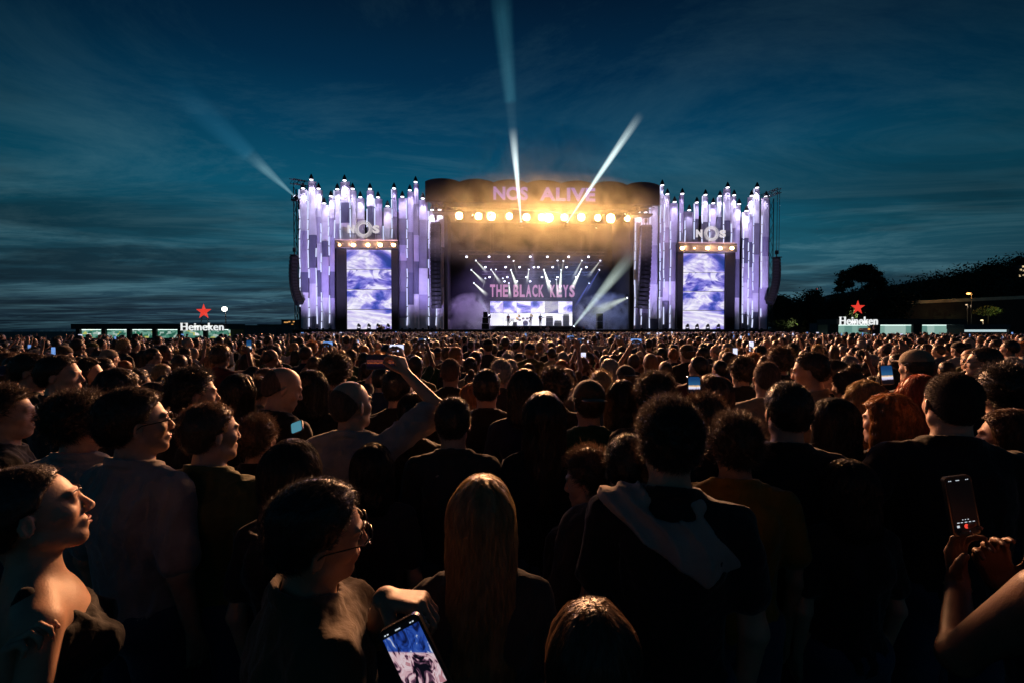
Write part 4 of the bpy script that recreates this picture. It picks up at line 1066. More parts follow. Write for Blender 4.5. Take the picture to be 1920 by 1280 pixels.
def smooth_mesh(name, f, lo, hi, h, m, levels=3, cut=None):
    V, F = polygonize(f, lo, hi, h, levels)
    if cut is not None: V, F = crop_mesh(V, F, cut(V))
    return V, F
def make_person(fig, h, vox, hair='short', hcol='dark', skin=0, top='tee', tcol='black', sleeve=0.62, bottom='denim', nstr=0, cap_col=None, cap_back=True, strand_len=None, label=None, low=True, width=None, vol=0.0, slmul=1.0):
    """builds body (top-level) + hair, shirt, trousers, shoes children in metres at height h; origin at the feet"""
    s = h / 1.755
    lo, hi = np.array([-0.75, -0.5, -0.02]), np.array([0.75, 0.85, 2.35])
    pts = np.array([a[2] for a in fig.arms.values()] + [a[1] for a in fig.arms.values()])
    lo = np.minimum([-0.30, -0.26, -0.02], pts.min(0) - 0.22); hi = np.maximum([0.30, 0.26, 1.80], pts.max(0) + 0.22); lo[2] = -0.02
    V, F = polygonize(fig.body, lo, hi, vox)
    me = mesh_from('person', V * s, F, [SKIN[skin]], smooth=True); body = link('person', me)
    Fp = lambda nm, f, lo_, hi_, v, m: link(nm, mesh_from(nm, (lambda r: r[0] * s)(polygonize(f, lo_, hi_, v)) if False else None, None), body)
    def part(nm, f, lo_, hi_, v, m, extra=None):
        V, F = polygonize(f, lo_, hi_, v)
        if len(V) == 0: return None
        if extra is not None: V, F = extra(V, F)
        o = link(nm, mesh_from(nm, V * s, F, [m], smooth=True), body); return o
    sv = max(vox * 1.25, 0.008)
    fs = lambda Pt: fig.shirt(Pt, sleeve, top)
    part('tank_top' if top == 'tank' else ('hoodie' if top == 'hoodie' else 'shirt'), fs, lo, np.minimum(hi, [9, 9, hi[2]]), sv, CL[tcol])
    if low:
        part('trousers', fig.trousers, [-0.26, -0.22, 0.02], [0.26, 0.22, 1.02], max(0.016, vox), CL[bottom])
        part('shoes', fig.shoes, [-0.2, -0.12, -0.01], [0.2, 0.24, 0.12], max(0.014, vox), SHOE)
    c = fig.hw((0, -0.03, 1.66)); zl = 1.1 if hair in ('long', 'wavy', 'pony') else 1.40
    hlo = np.array([c[0] - 0.22, c[1] - 0.26, zl]); hhi = np.array([c[0] + 0.22, c[1] + 0.24, 1.92])
    fh = lambda Pt: fig.hair(Pt, hair, vol)
    def ex(V, F):
        if not nstr: return V, F
        k = 'down' if hair in ('long', 'wavy', 'pony', 'bob') else 'short'
        L = strand_len or {'short': 0.017, 'buzz': 0.006, 'curly': 0.035, 'messy': 0.034, 'long': 0.11, 'wavy': 0.10, 'bun': 0.02, 'pony': 0.06, 'bob': 0.08, 'bald': 0.004}[hair]
        st = 6 if k == 'down' else (4 if hair in ('curly', 'messy') else 3)
        w = width or 0.0011
        a = strands(fh, V, None, nstr, L, k, fig.seed + 5, w, st, fig.HR, up={'buzz': 1.2, 'curly': 1.0, 'messy': 0.75, 'short': 0.34}.get(hair, 0.4), jit={'curly': 1.0, 'messy': 0.7, 'long': 0.10, 'wavy': 0.35, 'pony': 0.12}.get(hair, 0.4))
        fly = strands(fh, V, None, max(20, nstr // 14), L * (0.9 if k == 'down' else 1.4), k, fig.seed + 6, w * 0.7, st, fig.HR, up=(5.0 if k == 'down' else 1.3), jit=0.7)
        return join((V, F), a, fly)
    if cap_col: 
        part('baseball_cap', lambda Pt: fig.cap_(Pt, cap_back), hlo, hhi, max(0.006, vox), CL[cap_col])
    part('hair', fh, hlo, hhi, max(vox, 0.005), HAIR[hcol], ex)
    return body
def place(o, x, y, az, label=None, group=None):
    o.location = (x, y, 0); o.rotation_euler = (0, 0, -R(az))
    if label: o['label'] = label
    o['category'] = 'person'
    if group: o['group'] = group
    return o
# ------------------------------------------------------------------ phones
def phone_mat(name, kind, seed=0):
    if name in MATS: return MATS[name]
    m = D.materials.new(name); m.use_nodes = True; t = m.node_tree; b = t.nodes['Principled BSDF']
    b.inputs['Base Color'].default_value = (0.006, 0.006, 0.008, 1); b.inputs['Roughness'].default_value = 0.35; b.inputs['Specular IOR Level'].default_value = 0.15
    tcn = N(t, 'ShaderNodeTexCoord')
    sp = N(t, 'ShaderNodeSeparateXYZ'); t.links.new(tcn.outputs['Generated'], sp.inputs[0])
    if kind == 'stage':      # a phone filming the stage: blue dusk above, bright band, dark crowd below
        n = N(t, 'ShaderNodeTexNoise', i_Scale=9.0 + seed, i_Detail=3.0); t.links.new(tcn.outputs['Generated'], n.inputs['Vector'])
        z = mathn(t, 'ADD', sp.outputs[2], mathn(t, 'MULTIPLY', n.outputs[0], 0.12))
        c = ramp(t, z, [(0.0, lin(5, 8, 14)), (0.28, lin(10, 12, 22)), (0.34, lin(210, 205, 240)), (0.44, lin(250, 246, 252)), (0.50, lin(240, 190, 120)), (0.56, lin(40, 95, 140)), (0.9, lin(20, 62, 110))])
        t.links.new(c, b.inputs['Emission Color']); b.inputs['Emission Strength'].default_value = 0.9
    elif kind == 'redstage':
        n = N(t, 'ShaderNodeTexNoise', i_Scale=14.0, i_Detail=3.0); t.links.new(tcn.outputs['Generated'], n.inputs['Vector'])
        x_ = mathn(t, 'ADD', sp.outputs[0], mathn(t, 'MULTIPLY', n.outputs[0], 0.25))
        c = ramp(t, x_, [(0.25, lin(8, 6, 14)), (0.48, lin(30, 18, 40)), (0.56, lin(190, 96, 50)), (0.62, lin(60, 30, 40)), (0.72, lin(140, 70, 60)), (0.80, lin(14, 10, 18))])
        t.links.new(c, b.inputs['Emission Color']); b.inputs['Emission Strength'].default_value = 0.55
    elif kind == 'faces':
        sm = N(t, 'ShaderNodeTexNoise', i_Scale=4.5, i_Detail=2.5, i_Distortion=1.5); t.links.new(tcn.outputs['Generated'], sm.inputs['Vector'])
        c = ramp(t, sm.outputs[0], [(0.40, lin(14, 14, 26)), (0.46, lin(120, 80, 105)), (0.50, lin(226, 180, 190)), (0.60, lin(245, 225, 232)), (0.66, lin(200, 140, 150))])
        cb = ramp(t, sm.outputs[0], [(0.40, lin(16, 26, 70)), (0.5, lin(34, 70, 165)), (0.62, lin(60, 100, 190)), (0.68, lin(220, 230, 250))])
        c = mixc(t, ramp(t, mathn(t, 'ADD', sp.outputs[2], mathn(t, 'MULTIPLY', sp.outputs[0], 0.25)), [(0.78, 0.0), (0.80, 1.0)]), c, cb)
        c = mixc(t, ramp(t, sp.outputs[2], [(0.20, 1.0), (0.205, 0.0)]), c, lin(4, 6, 9)); c = mixc(t, ramp(t, sp.outputs[2], [(0.93, 0.0), (0.935, 1.0)]), c, lin(4, 6, 9))
        t.links.new(c, b.inputs['Emission Color']); b.inputs['Emission Strength'].default_value = 0.7
    else:
        b.inputs['Emission Color'].default_value = {'white': lin(225, 228, 255), 'blue': lin(120, 165, 235), 'cyan': lin(110, 190, 215), 'red': lin(120, 50, 40), 'dark': lin(4, 6, 9)}[kind]
        b.inputs['Emission Strength'].default_value = {'white': 1.1, 'blue': 0.9, 'cyan': 0.45, 'red': 0.5, 'dark': 0.4}[kind]
    MATS[name] = m; return m
UIW = emat('screen_icon_white', lin(215, 225, 235), 0.8); UIR = emat('record_red', lin(240, 70, 55), 1.0); UID = phone_mat('phone_screen_dark', 'dark')
CASE = mat('phone_case', (0.10, 0.09, 0.085), 0.2, 0.6, noise=0.2)
def rounded(b, c, d, r, y0, y1, m=0, n=5):
    x, z = d[0] / 2, d[1] / 2; pts = []
    for (sx_, sz_, a0) in ((1, 1, 0), (-1, 1, 90), (-1, -1, 180), (1, -1, 270)):
        for i in range(n + 1):
            a = R(a0 + 90 * i / n); pts.append((c[0] + sx_ * (x - r) + r * math.cos(a), c[1] + sz_ * (z - r) + r * math.sin(a)))
    k = len(pts); V = [(p[0], y0, p[1]) for p in pts] + [(p[0], y1, p[1]) for p in pts]
    b.add(V, [tuple(range(k)), tuple(range(k, 2 * k))[::-1]] + [((i + 1) % k, i, k + i, k + (i + 1) % k) for i in range(k)], m)
def phone(label, pos, right, up, screen, size=(0.074, 0.152), group='phones held up in the crowd', ui=False, proto={}):
    """pos centre; screen faces (up x right) i.e. back towards the viewer"""
    x = Vector(right).normalized(); z = (Vector(up) - x * Vector(up).dot(x)).normalized(); y = z.cross(x)
    o = D.objects.new('smartphone', None); COL.objects.link(o); o.empty_display_size = 0.05
    o.matrix_world = Matrix.Translation(pos) @ Matrix((x, y, z)).transposed().to_4x4()
    tag(o, label, 'phone', group)
    key = (size, screen.name, ui)
    if key not in proto:
        b = MB(); rounded(b, (0, 0), (size[0] + 0.006, size[1] + 0.006), 0.011, -0.0052, 0.0045); c = b.build('case', CASE, o)
        b = MB(); rounded(b, (0, 0), (size[0] - 0.004, size[1] - 0.004), 0.009, -0.0062, -0.0053); s_ = b.build('screen', screen, o)
        proto[key] = [c, s_]
        if ui:
            b = MB()
            for xx, w_ in ((-0.028, 0.003), (-0.023, 0.003), (-0.003, 0.010), (0.022, 0.003), (0.027, 0.003)): b.box((xx, -0.0066, 0.069), (w_, 0.0006, 0.002))
            for xx, w_ in ((-0.022, 0.007), (-0.012, 0.006), (0.0, 0.007), (0.012, 0.006), (0.023, 0.006)): b.box((xx, -0.0066, -0.044), (w_, 0.0006, 0.0018))
            b.box((-0.024, -0.0066, -0.054), (0.007, 0.0006, 0.006)); b.tube((0.024, -0.0066, -0.054), (0.024, -0.0060, -0.054), 0.0035, n=12); b.box((0.0, -0.0066, -0.070), (0.016, 0.0006, 0.0018))
            for xx in (-0.008, 0, 0.008): b.box((xx, -0.0066, -0.037), (0.003, 0.0006, 0.0018))
            proto[key].append(b.build('camera_controls', UIW, o))
            b = MB(); b.tube((0, -0.0068, -0.055), (0, -0.0060, -0.055), 0.0062, n=18); proto[key].append(b.build('record_button' if ui is True else 'shutter_button', UIR if ui is True else UIW, o))
    else:
        for ch in proto[key]:
            c = ch.copy(); COL.objects.link(c); c.parent = o
    return o

# ------------------------------------------------------------------ people one can single out
HEROES = []
TAKEN = []
def local_arm(w, x, y, az, s):
    """world point -> the figure's own 1.75 m space"""
    v = np.array([w[0] - x, w[1] - y, w[2]]); a = R(az)
    return np.array([v[0] * math.cos(a) - v[1] * math.sin(a), v[0] * math.sin(a) + v[1] * math.cos(a), v[2]]) / s
def ldir(d, az):
    a = R(az); d = np.array(d, float); return np.array([d[0] * math.cos(a) - d[1] * math.sin(a), d[0] * math.sin(a) + d[1] * math.cos(a), d[2]])
ADD = {'short': .014, 'buzz': .004, 'curly': .034, 'messy': .021, 'long': .016, 'wavy': .025, 'bun': .03, 'pony': .011, 'bob': .018, 'bald': 0}
def hero(u, vt, Y, az, label, short, fig=None, arms=None, vox=None, nstr=None, h=None, group=None, **kw):
    p = P(u, vt, Y); add = ADD[kw.get('hair', 'short')]
    s = p.z / (1.755 + add) if h is None else h / 1.755
    x, y = p.x, Y
    A = {}
    for nm, a in (arms or {}).items():
        if isinstance(a, dict):
            a = dict(a); a['wrist'] = local_arm(a['wrist'], x, y, az, s); a['fd'] = ldir(a['fd'], az); a['pn'] = ldir(a['pn'], az)
            if 'pole' in a: a['pole'] = ldir(a['pole'], az)
        A[nm] = a
    f = Fig(arms=A, seed=len(HEROES) * 3 + 1, **(fig or {}))
    vox = vox or min(0.013, max(0.0056, 0.0042 + 0.0016 * Y))
    n = nstr if nstr is not None else int(np.clip(11000 / Y ** 1.2, 500, 9000))
    o = make_person(f, s * 1.755, vox, nstr=n, low=True, width=max(0.0010, 0.0009 * Y), **kw)
    place(o, x, y, az, label, group)
    HEROES.append((o, short, u, vt, x, y)); TAKEN.append((x, y)); o['_fig'] = 0; del o['_fig']
    return o, f, s
def facekids(o, f, s, eyes=True, brow='dark', glasses=False, lid=0.0, thin=1.0):
    for sg in (-1, 1):
        if eyes:
            b = MB(); c = f.hw((sg * 0.031, 0.0795, 1.6405)) * s
            b.ball(c, 0.0118 * s, 12, 0); g = f.hw((sg * 0.031, 0.0875, 1.6405)) * s; b.ball(g, 0.0056 * s, 10, 1)
            b.build('eye', [mat('eye_white', (0.55, 0.52, 0.50), 0.25), mat('eye_iris', (0.03, 0.018, 0.012), 0.2)], o)
            # lids: small skin caps over the eyeball
            b = MB(); pts = [f.hw((sg * (0.031 + 0.0125 * t), 0.0925 - 0.006 * t * t, 1.6445 - 0.004 * t * t - lid)) * s for t in (-1, -0.5, 0, 0.5, 1)]
            b.path([tuple(p) for p in pts], 0.0026 * s, 6); b.build('eyelid', mat('lid_dark', (0.05, 0.03, 0.025), 0.6), o)
        b = MB(); pts = [f.hw((sg * (0.014 + 0.034 * t), 0.101 - 0.016 * t * t, 1.6600 + 0.006 * math.sin(t * 2.6))) * s for t in (0, 0.25, 0.5, 0.75, 1)]
        for i in range(4): b.tube(tuple(pts[i]), tuple(pts[i + 1]), (0.0042 - 0.0006 * i) * s * thin, (0.0036 - 0.0007 * i) * s * thin, n=6)
        b.build('eyebrow', HAIR[brow], o)
    lp = [(-1, .090), (-.5, .0965), (0, .0985), (.5, .0965), (1, .090)]
    b = MB(); b.path([tuple(f.hw((0.019 * t, y + 0.001, 1.5758 - 0.001 * abs(t))) * s) for t, y in lp], 0.0042 * s, 6); b.path([tuple(f.hw((0.016 * t, y - 0.001, 1.5628 + 0.004 * abs(t))) * s) for t, y in lp], 0.0050 * s, 6)
    b.build('lips', mat('lip_skin', (0.33, 0.11, 0.09), 0.4, sss=0.1), o)
    if glasses:
        b = MB(); 
        for sg in (-1, 1):
            ring = [f.hw((sg * 0.033 + 0.025 * math.cos(a), 0.1135 - 0.12 * (abs(0.033 * sg + 0.025 * math.cos(a)) ** 1.0 - 0.02) * 0.35, 1.638 + 0.020 * math.sin(a))) * s for a in np.linspace(0, 2 * PI, 21)]
            b.path([tuple(p) for p in ring], 0.0016 * s, 6)
            b.path([tuple(f.hw(q) * s) for q in ((sg * 0.058, 0.109, 1.643), (sg * 0.079, 0.09, 1.644), (sg * 0.085, 0.0, 1.640), (sg * 0.083, -0.02, 1.626))], 0.0017 * s, 6)
        b.path([tuple(f.hw(q) * s) for q in ((-0.009, 0.114, 1.643), (0, 0.117, 1.646), (0.009, 0.114, 1.643))], 0.0015 * s, 6)
        b.build('glasses', mat('glasses_frame', (0.015, 0.013, 0.012), 0.25, 0.2), o)
V3 = lambda q: (q.x, q.y, q.z)

# nearest row
o, f, s = hero(78, 852, 1.14, 46, 'young woman in a black tank top, lit profile lifted toward the lights', 'the woman in the tank top', dict(female=True, head=(4, 12, -4), build=0.95), hair='bun', hcol='dark', top='tank', tcol='black', vox=0.0052, nstr=5000, strand_len=0.011, arms={'R': 'down', 'L': 'down'})
facekids(o, f, s, eyes=False, thin=0.6)
o, f, s = hero(258, 727, 1.74, 16, 'tall man with glasses in a grey tee, seen from behind with one ear showing', 'the tall man in the grey tee', dict(head=(-24, 4, 0), build=1.08), hair='short', hcol='dark', skin=0, top='tee', tcol='grey', sleeve=0.8, vox=0.0058, nstr=8000, vol=0.006)
facekids(o, f, s, glasses=True)
w1 = P(722, 1122, 0.93)
pc = P(784, 1243, 0.78)
o, f, s = hero(588, 944, 1.05, 54, 'man with round glasses and brown collar looking down beside the lit phone', 'the man with round glasses', dict(head=(-4, -4, 13), build=1.05, jaw=1.05), hair='short', hcol='black', skin=1, top='loose', tcol='brown', vox=0.0052, nstr=8000, h=1.70,
     arms={'L': dict(wrist=V3(w1), fd=(0.90, -0.30, 0.10), pn=(-0.1, -0.15, -1), curl=[0.95, 1.0, 0.95, 0.9], pole=(0.5, 0.5, -1))}, vol=0.004)
facekids(o, f, s, glasses=True, brow='black')
phone('lit phone showing pink faces in the hand of the man with round glasses', pc, (0.84, 0, 0.46), (-0.50, 0.12, 0.80), phone_mat('phone_screen_faces', 'faces'), ui='photo')
hero(903, 893, 1.25, -2, 'woman with long straight blonde hair and centre parting, close to the camera', 'the long haired blonde', dict(female=True, head=(0, -6, 0)), hair='long', hcol='blonde', top='tee', tcol='charcoal', vox=0.0065, nstr=9000)
hero(1113, 1146, 0.86, 4, 'short person whose brown parted crown shows at the bottom edge', 'the brown crown at the bottom', dict(female=True, head=(0, -14, 0)), hair='long', hcol='brown', top='tee', tcol='black', vox=0.006, nstr=9000, vol=0.006)
o, f, s = hero(1256, 744, 1.42, 14, 'tall man with thick dark hair and a grey jumper over his shoulders', 'the man with the jumper over his shoulders', dict(head=(6, -4, 0), build=1.05), hair='messy', hcol='dark', top='tee', tcol='black', vox=0.0055, nstr=12000, skin=0, strand_len=0.022)
# jumper draped over the shoulders of the man just built
def drape(o, f, s):
    def g(Pt):
        a = f.torso(Pt, 0.044) + wob(Pt * np.array([1.2, 1, 0.8]), 5, 4) * 0.008 + np.abs(np.sin((Pt[:, 0] * 0.8 + Pt[:, 2] * 0.5) * 48 + 2 * np.sin(Pt[:, 2] * 17))) * 0.017
        a = smin(a, f.arm(Pt, 'L', 0.034, 0.35) + wob(Pt, 7, 9) * 0.01, 0.03)
        c = np.maximum(-(Pt[:, 0] * 0.62 + (Pt[:, 2] - 1.46) * 1.0) - 0.125, Pt[:, 0] * 0.72 - (1.46 - Pt[:, 2]) * 0.62 - 0.055)
        lower = 1.345 - Pt[:, 2] - np.clip(-Pt[:, 0], 0, 1) * 0.2 + Pt[:, 0] * 0.35 - 0.09
        c = np.maximum(c, lower)
        a = smax(a, c, 0.01)
        a = smax(a, -np.maximum(f.neck(Pt, 0.026), 1.44 - Pt[:, 2]), 0.01)
        r = cap(Pt, (-0.07, -0.055, 1.478), (0.075, -0.06, 1.474), 0.022); r = smin(r, cap(Pt, (-0.07, -0.055, 1.478), (-0.10, 0.06, 1.43), 0.020), 0.01)
        r = r + wob(Pt, 12, 3) * 0.005
        return smin(a, r, 0.015)
    V, F = polygonize(g, [-0.36, -0.3, 1.05], [0.36, 0.3, 1.56], 0.007)
    link('jumper', mesh_from('jumper', V * s, F, [cloth('cloth_jumper', (0.34, 0.28, 0.25))], smooth=True), o)
    b = MB(); b.path([(-0.205 * s, -0.03, 1.36 * s), (-0.232 * s, -0.06, 1.28 * s), (-0.247 * s, -0.07, 1.18 * s), (-0.25 * s, -0.07, 1.02 * s)], 0.0018, 5); b.build('drawstring', cloth('cloth_cord', (0.3, 0.25, 0.22)), o)
drape(o, f, s)
hero(1378, 773, 1.80, 10, 'man in a mustard collared tee just right of the man with the jumper', 'the man in mustard', dict(head=(0, 0, 0), build=1.05), hair='messy', hcol='dark', top='tee', tcol='mustard', skin=1)
hero(1476, 714, 1.98, 14, 'man with slick black hair and black shirt, bare nape lit orange', 'the slick haired man', dict(head=(5, 0, 0), build=1.05), hair='short', hcol='black', top='tee', tcol='black', skin=0)
hero(1784, 697, 1.86, 24, 'broad man with buzz cut and black tee, left ear and neck lit', 'the broad man with a buzz cut', dict(head=(4, 2, 0), build=1.16, jaw=1.1), hair='buzz', hcol='cropped', top='tee', tcol='black', skin=0, vox=0.0065, nstr=9000, arms={'L': dict(wrist=V3(P(1690, 1030, 1.92)), fd=(0.2, 0.5, -0.4), pn=(0, 0, -1), pole=(-1, -0.1, -0.6))})
wl = P(1796, 1086, 1.28); wr_ = P(1874, 1092, 1.275)
pp = P(1801, 946, 1.25)
o, f, s = hero(2075, 845, 1.00, -14, 'person with a bare lit shoulder holding up the phone near the right edge', 'the bare shouldered person', dict(build=1.12), hair='short', hcol='dark', top='tank', tcol='black', skin=2, vox=0.0055, h=1.83, nstr=1000,
     arms={'L': dict(wrist=V3(wl), fd=(-0.10, 0.0, 1), pn=(0.45, -1, 0), curl=[0.35, 0.3, 0.35, 0.45], pole=(-0.9, -0.5, -1.0), lift=(0, 0, 0.03)), 'R': dict(wrist=V3(wr_), fd=(-0.30, 0.0, 0.9), pn=(-0.5, -1, 0.1), curl=0.5, pole=(0.3, 0.2, -1))})
phone('dark screened phone recording with a red button, held near the right edge', pp, (1, 0.06, 0.10), (-0.26, 0.10, 1), UID, size=(0.0745, 0.155), ui=True)
b = MB(); c = wl + Vector((0, 0, -0.02))
for a in np.linspace(0, 2 * PI, 17)[:-1]: b.tube(c + Vector((0.028 * math.cos(a), 0.028 * math.sin(a), 0)), c + Vector((0.028 * math.cos(a + 0.4), 0.028 * math.sin(a + 0.4), 0)), 0.003, n=6)
bo = b.build('bracelet', mat('bracelet_gold', (0.5, 0.36, 0.12), 0.3, 0.9)); tag(bo, 'thin gold bracelet on the wrist below the recording phone', 'bracelet')
# a hand and a sleeve at the lower left corner
hero(-330, 1200, 0.96, 55, 'person at the lower left corner showing only a lit forearm and hand', 'the person at the left corner', dict(female=True), hair='wavy', hcol='dark', top='loose', tcol='sand', skin=0, h=1.46, nstr=400, vox=0.0055,
     arms={'R': dict(wrist=V3(P(14, 1262, 0.98)), fd=(0.2, 0.1, 1), pn=(0.9, 0.2, 0), curl=0.9, pole=(-0.2, -0.3, -1))}, sleeve=1.7)

# second ring
HL = [
 (395, 752, 1.85, 12, 'short haired person in an olive tee turned slightly right', 'the person in the olive tee', dict(head=(-18, 0, 0), build=0.95), None, dict(hair='short', hcol='brown', tcol='olive', skin=0)),
 (150, 731, 1.95, 8, 'round headed man in a loose grey shirt behind the woman in the tank top', 'the man in the loose grey shirt', dict(head=(-8, 0, 0)), None, dict(hair='messy', hcol='dark', top='loose', tcol='grey')),
 (850, 742, 2.20, 0, 'man with short hair and dark collared top in front of the blonde', 'the man in the dark collared top', {}, None, dict(hair='short', hcol='dark', tcol='charcoal')),
 (912, 690, 2.95, -2, 'man with trimmed black hair and dark top, small head just right of the shaved head', 'the trimmed haired man', {}, None, dict(hair='short', hcol='black', tcol='black')),
 (845, 671, 3.90, 0, 'man with a shaved head in a dark shirt', 'the shaved headed man', dict(build=1.05), None, dict(hair='buzz', hcol='stubble', tcol='black', skin=1)),
 (1020, 737, 2.20, 0, 'woman with long dark hair spreading over her back', 'the woman with long dark hair', dict(female=True), None, dict(hair='long', hcol='dark', tcol='black', vol=0.01)),
 (1104, 712, 2.55, -3, 'man in a backwards cap and green tee', 'the man in the backwards cap', {}, None, dict(hair='short', hcol='dark', tcol='green', cap_col='brown')),
 (1665, 737, 2.2, 12, 'woman with curly ginger shoulder length hair turned to the left', 'the ginger woman', dict(female=True, head=(35, 0, 0)), None, dict(hair='wavy', hcol='ginger', tcol='black', nstr=9000)),
 (1622, 712, 2.60, 14, 'woman with wavy dark blonde hair left of the ginger woman', 'the wavy blonde', dict(female=True), None, dict(hair='wavy', hcol='blonde', tcol='charcoal', nstr=8000)),
 (1722, 702, 2.45, 14, 'woman with copper red hair beside the broad man with a buzz cut', 'the copper haired woman', dict(female=True), None, dict(hair='long', hcol='red', tcol='maroon')),
 (548, 829, 1.62, 0, 'person with broad dark brown hair between the olive tee and the blonde', 'the broad dark head', dict(female=True), None, dict(hair='bob', hcol='dark', tcol='black', vol=0.012)),
 (484, 777, 2.30, 5, 'person with tousled brown hair right of the olive tee', 'the tousled brown head', {}, None, dict(hair='messy', hcol='brown', tcol='black')),
 (518, 687, 2.65, 22, 'bald man bending his head down to the right', 'the bald man looking down', dict(head=(-30, -18, 0), build=1.1), None, dict(hair='bald', hcol='stubble', tcol='black', skin=0)),
 (586, 692, 2.95, 0, 'person with dark flattened hair behind the bald man looking down', 'the flattened dark head', dict(female=True), None, dict(hair='bob', hcol='black', tcol='black')),
 (630, 661, 3.5, 6, 'man with a full round head of dark hair', 'the full round head', dict(build=1.1), None, dict(hair='curly', hcol='dark', tcol='black')),
 (747, 688, 2.9, -6, 'person just below the landscape phone with dark short hair', 'the dark head under the landscape phone', dict(head=(-20, 0, 0)), None, dict(hair='short', hcol='black', tcol='black')),
 (1112, 840, 1.75, -30, 'person with ruffled dark blonde hair left of the man with the jumper', 'the ruffled head', dict(head=(35, -10, 0)), None, dict(hair='messy', hcol='brown', tcol='black', vol=0.004)),
 (1178, 812, 1.62, 2, 'person in a black hoodie showing only a shoulder left of the jumper', 'the black hoodie', dict(build=1.1), None, dict(hair='short', hcol='black', tcol='charcoal', top='hoodie', sleeve=1.8)),
 (1228, 696, 2.45, 0, 'person with spiky dark hair behind the man with the jumper', 'the spiky head', {}, None, dict(hair='messy', hcol='dark', tcol='black')),
 (1166, 711, 2.65, 0, 'person with smooth dark hair right of the backwards cap', 'the smooth dark head', dict(female=True), None, dict(hair='bob', hcol='dark', tcol='black')),
 (1335, 700, 2.55, 0, 'woman with brown hair right of the raised phone', 'the brown haired woman by the phone', dict(female=True), None, dict(hair='long', hcol='brown', tcol='black')),
 (1318, 736, 2.15, 0, 'person with rough brown hair in front of the brown haired woman', 'the rough brown head', {}, None, dict(hair='messy', hcol='brown', tcol='black')),
 (1437, 677, 3.2, 14, 'man with a shorn head and sand coloured shirt', 'the shorn man in sand', dict(build=1.1), None, dict(hair='buzz', hcol='stubble', tcol='sand', skin=0)),
 (1524, 659, 3.25, -38, 'man in profile looking left with a patterned pale tee', 'the man in profile to the left', dict(head=(8, -8, 0)), None, dict(hair='short', hcol='dark', tcol='sand')),
 (1561, 673, 3.6, -28, 'bearded man looking left beside the man in profile', 'the bearded man', dict(head=(10, 0, 0)), None, dict(hair='short', hcol='dark', tcol='black')),
 (1843, 650, 4.1, -30, 'man with glasses in profile near the right edge', 'the profile with glasses', dict(head=(8, 0, 0)), None, dict(hair='short', hcol='dark', tcol='maroon')),
 (1893, 766, 1.95, -5, 'person with brown fringe partly cut by the right edge', 'the brown fringe at the edge', dict(female=True, head=(25, 0, 0)), None, dict(hair='bob', hcol='brown', tcol='denim')),
 (1880, 684, 2.45, 15, 'man with a large dark head near the right edge', 'the large dark head at the edge', dict(build=1.1), None, dict(hair='messy', hcol='black', tcol='black', vol=0.01)),
 (1716, 655, 3.6, -5, 'person in a pale brimmed cap among the heads at the right', 'the pale cap', {}, None, dict(hair='short', hcol='dark', tcol='black', cap_col='sand', cap_back=False)),
 (1590, 686, 3.1, 0, 'person with dark tied up hair left of the raised tablet', 'the tied up hair', dict(female=True), None, dict(hair='bun', hcol='dark', tcol='black')),
 (363, 689, 2.45, 10, 'person with thick dark hair and lit cheek left of the bald man looking down', 'the thick haired person', dict(head=(-35, 0, 0)), None, dict(hair='messy', hcol='black', tcol='black')),
 (60, 660, 3.3, 30, 'man at the left in profile with lit face', 'the lit profile at the left', dict(head=(-30, 0, 0)), None, dict(hair='short', hcol='dark', tcol='black')),
 (112, 664, 3.0, 35, 'man whose lit face turns right above the grey shirt', 'the lit face above the grey shirt', dict(head=(-28, 0, 0), build=1.1), None, dict(hair='short', hcol='dark', tcol='charcoal', skin=0)),
 (160, 668, 3.4, 34, 'person in mustard beside the lit face at the left', 'the person in mustard at the left', dict(head=(-24, 0, 0), female=True), None, dict(hair='long', hcol='dark', tcol='mustard', skin=0)),
 (10, 722, 2.2, 40, 'person at the left edge with lit cheek and dark hair', 'the cheek at the left edge', dict(head=(-15, 0, 0)), None, dict(hair='messy', hcol='dark', tcol='black', skin=0)),
 (1040, 688, 3.1, 0, 'person with curly dark hair behind the woman with long dark hair', 'the curly dark head', {}, None, dict(hair='curly', hcol='dark', tcol='black')),
 (940, 671, 3.9, 0, 'person with pale grey hair behind the trimmed haired man', 'the grey haired person', {}, None, dict(hair='short', hcol='grey', tcol='charcoal')),
 (1390, 667, 4.0, 0, 'person with dark cropped hair left of the shorn man in sand', 'the cropped dark head', {}, None, dict(hair='messy', hcol='dark', tcol='black')),
 (1461, 650, 4.6, 0, 'person with wide brown hair behind the shorn man in sand', 'the wide brown head', dict(build=1.1), None, dict(hair='curly', hcol='brown', tcol='black')),
 (450, 700, 2.9, 8, 'person with long black hair behind the thick haired person', 'the long black hair', dict(female=True), None, dict(hair='long', hcol='black', tcol='black')),
 (225, 690, 2.7, 15, 'person with dark wavy hair behind the tall man in the grey tee', 'the dark wavy head', dict(female=True), None, dict(hair='wavy', hcol='dark', tcol='navy')),
 (985, 690, 2.7, 0, 'woman with a dark bob between two dark heads at the centre', 'the dark bob', dict(female=True), None, dict(hair='bob', hcol='dark', tcol='navy')),
 (775, 735, 2.45, 0, 'person with a black ponytail beside the raised arm', 'the black ponytail', dict(female=True), None, dict(hair='pony', hcol='black', tcol='black')),
 (1560, 745, 2.2, -5, 'person with flat dark hair right of the slick haired man', 'the flat dark head', dict(female=True), None, dict(hair='bob', hcol='black', tcol='black')),
 (700, 830, 1.95, 0, 'person in charcoal standing in the shade of the bald man with the raised arm', 'the shaded person in charcoal', dict(female=True), None, dict(hair='bob', hcol='black', tcol='charcoal')),
 (1590, 860, 1.75, 0, 'dark figure left of the broad man with a buzz cut', 'the dark figure in the gap', dict(female=True), None, dict(hair='bob', hcol='black', tcol='black')),
]
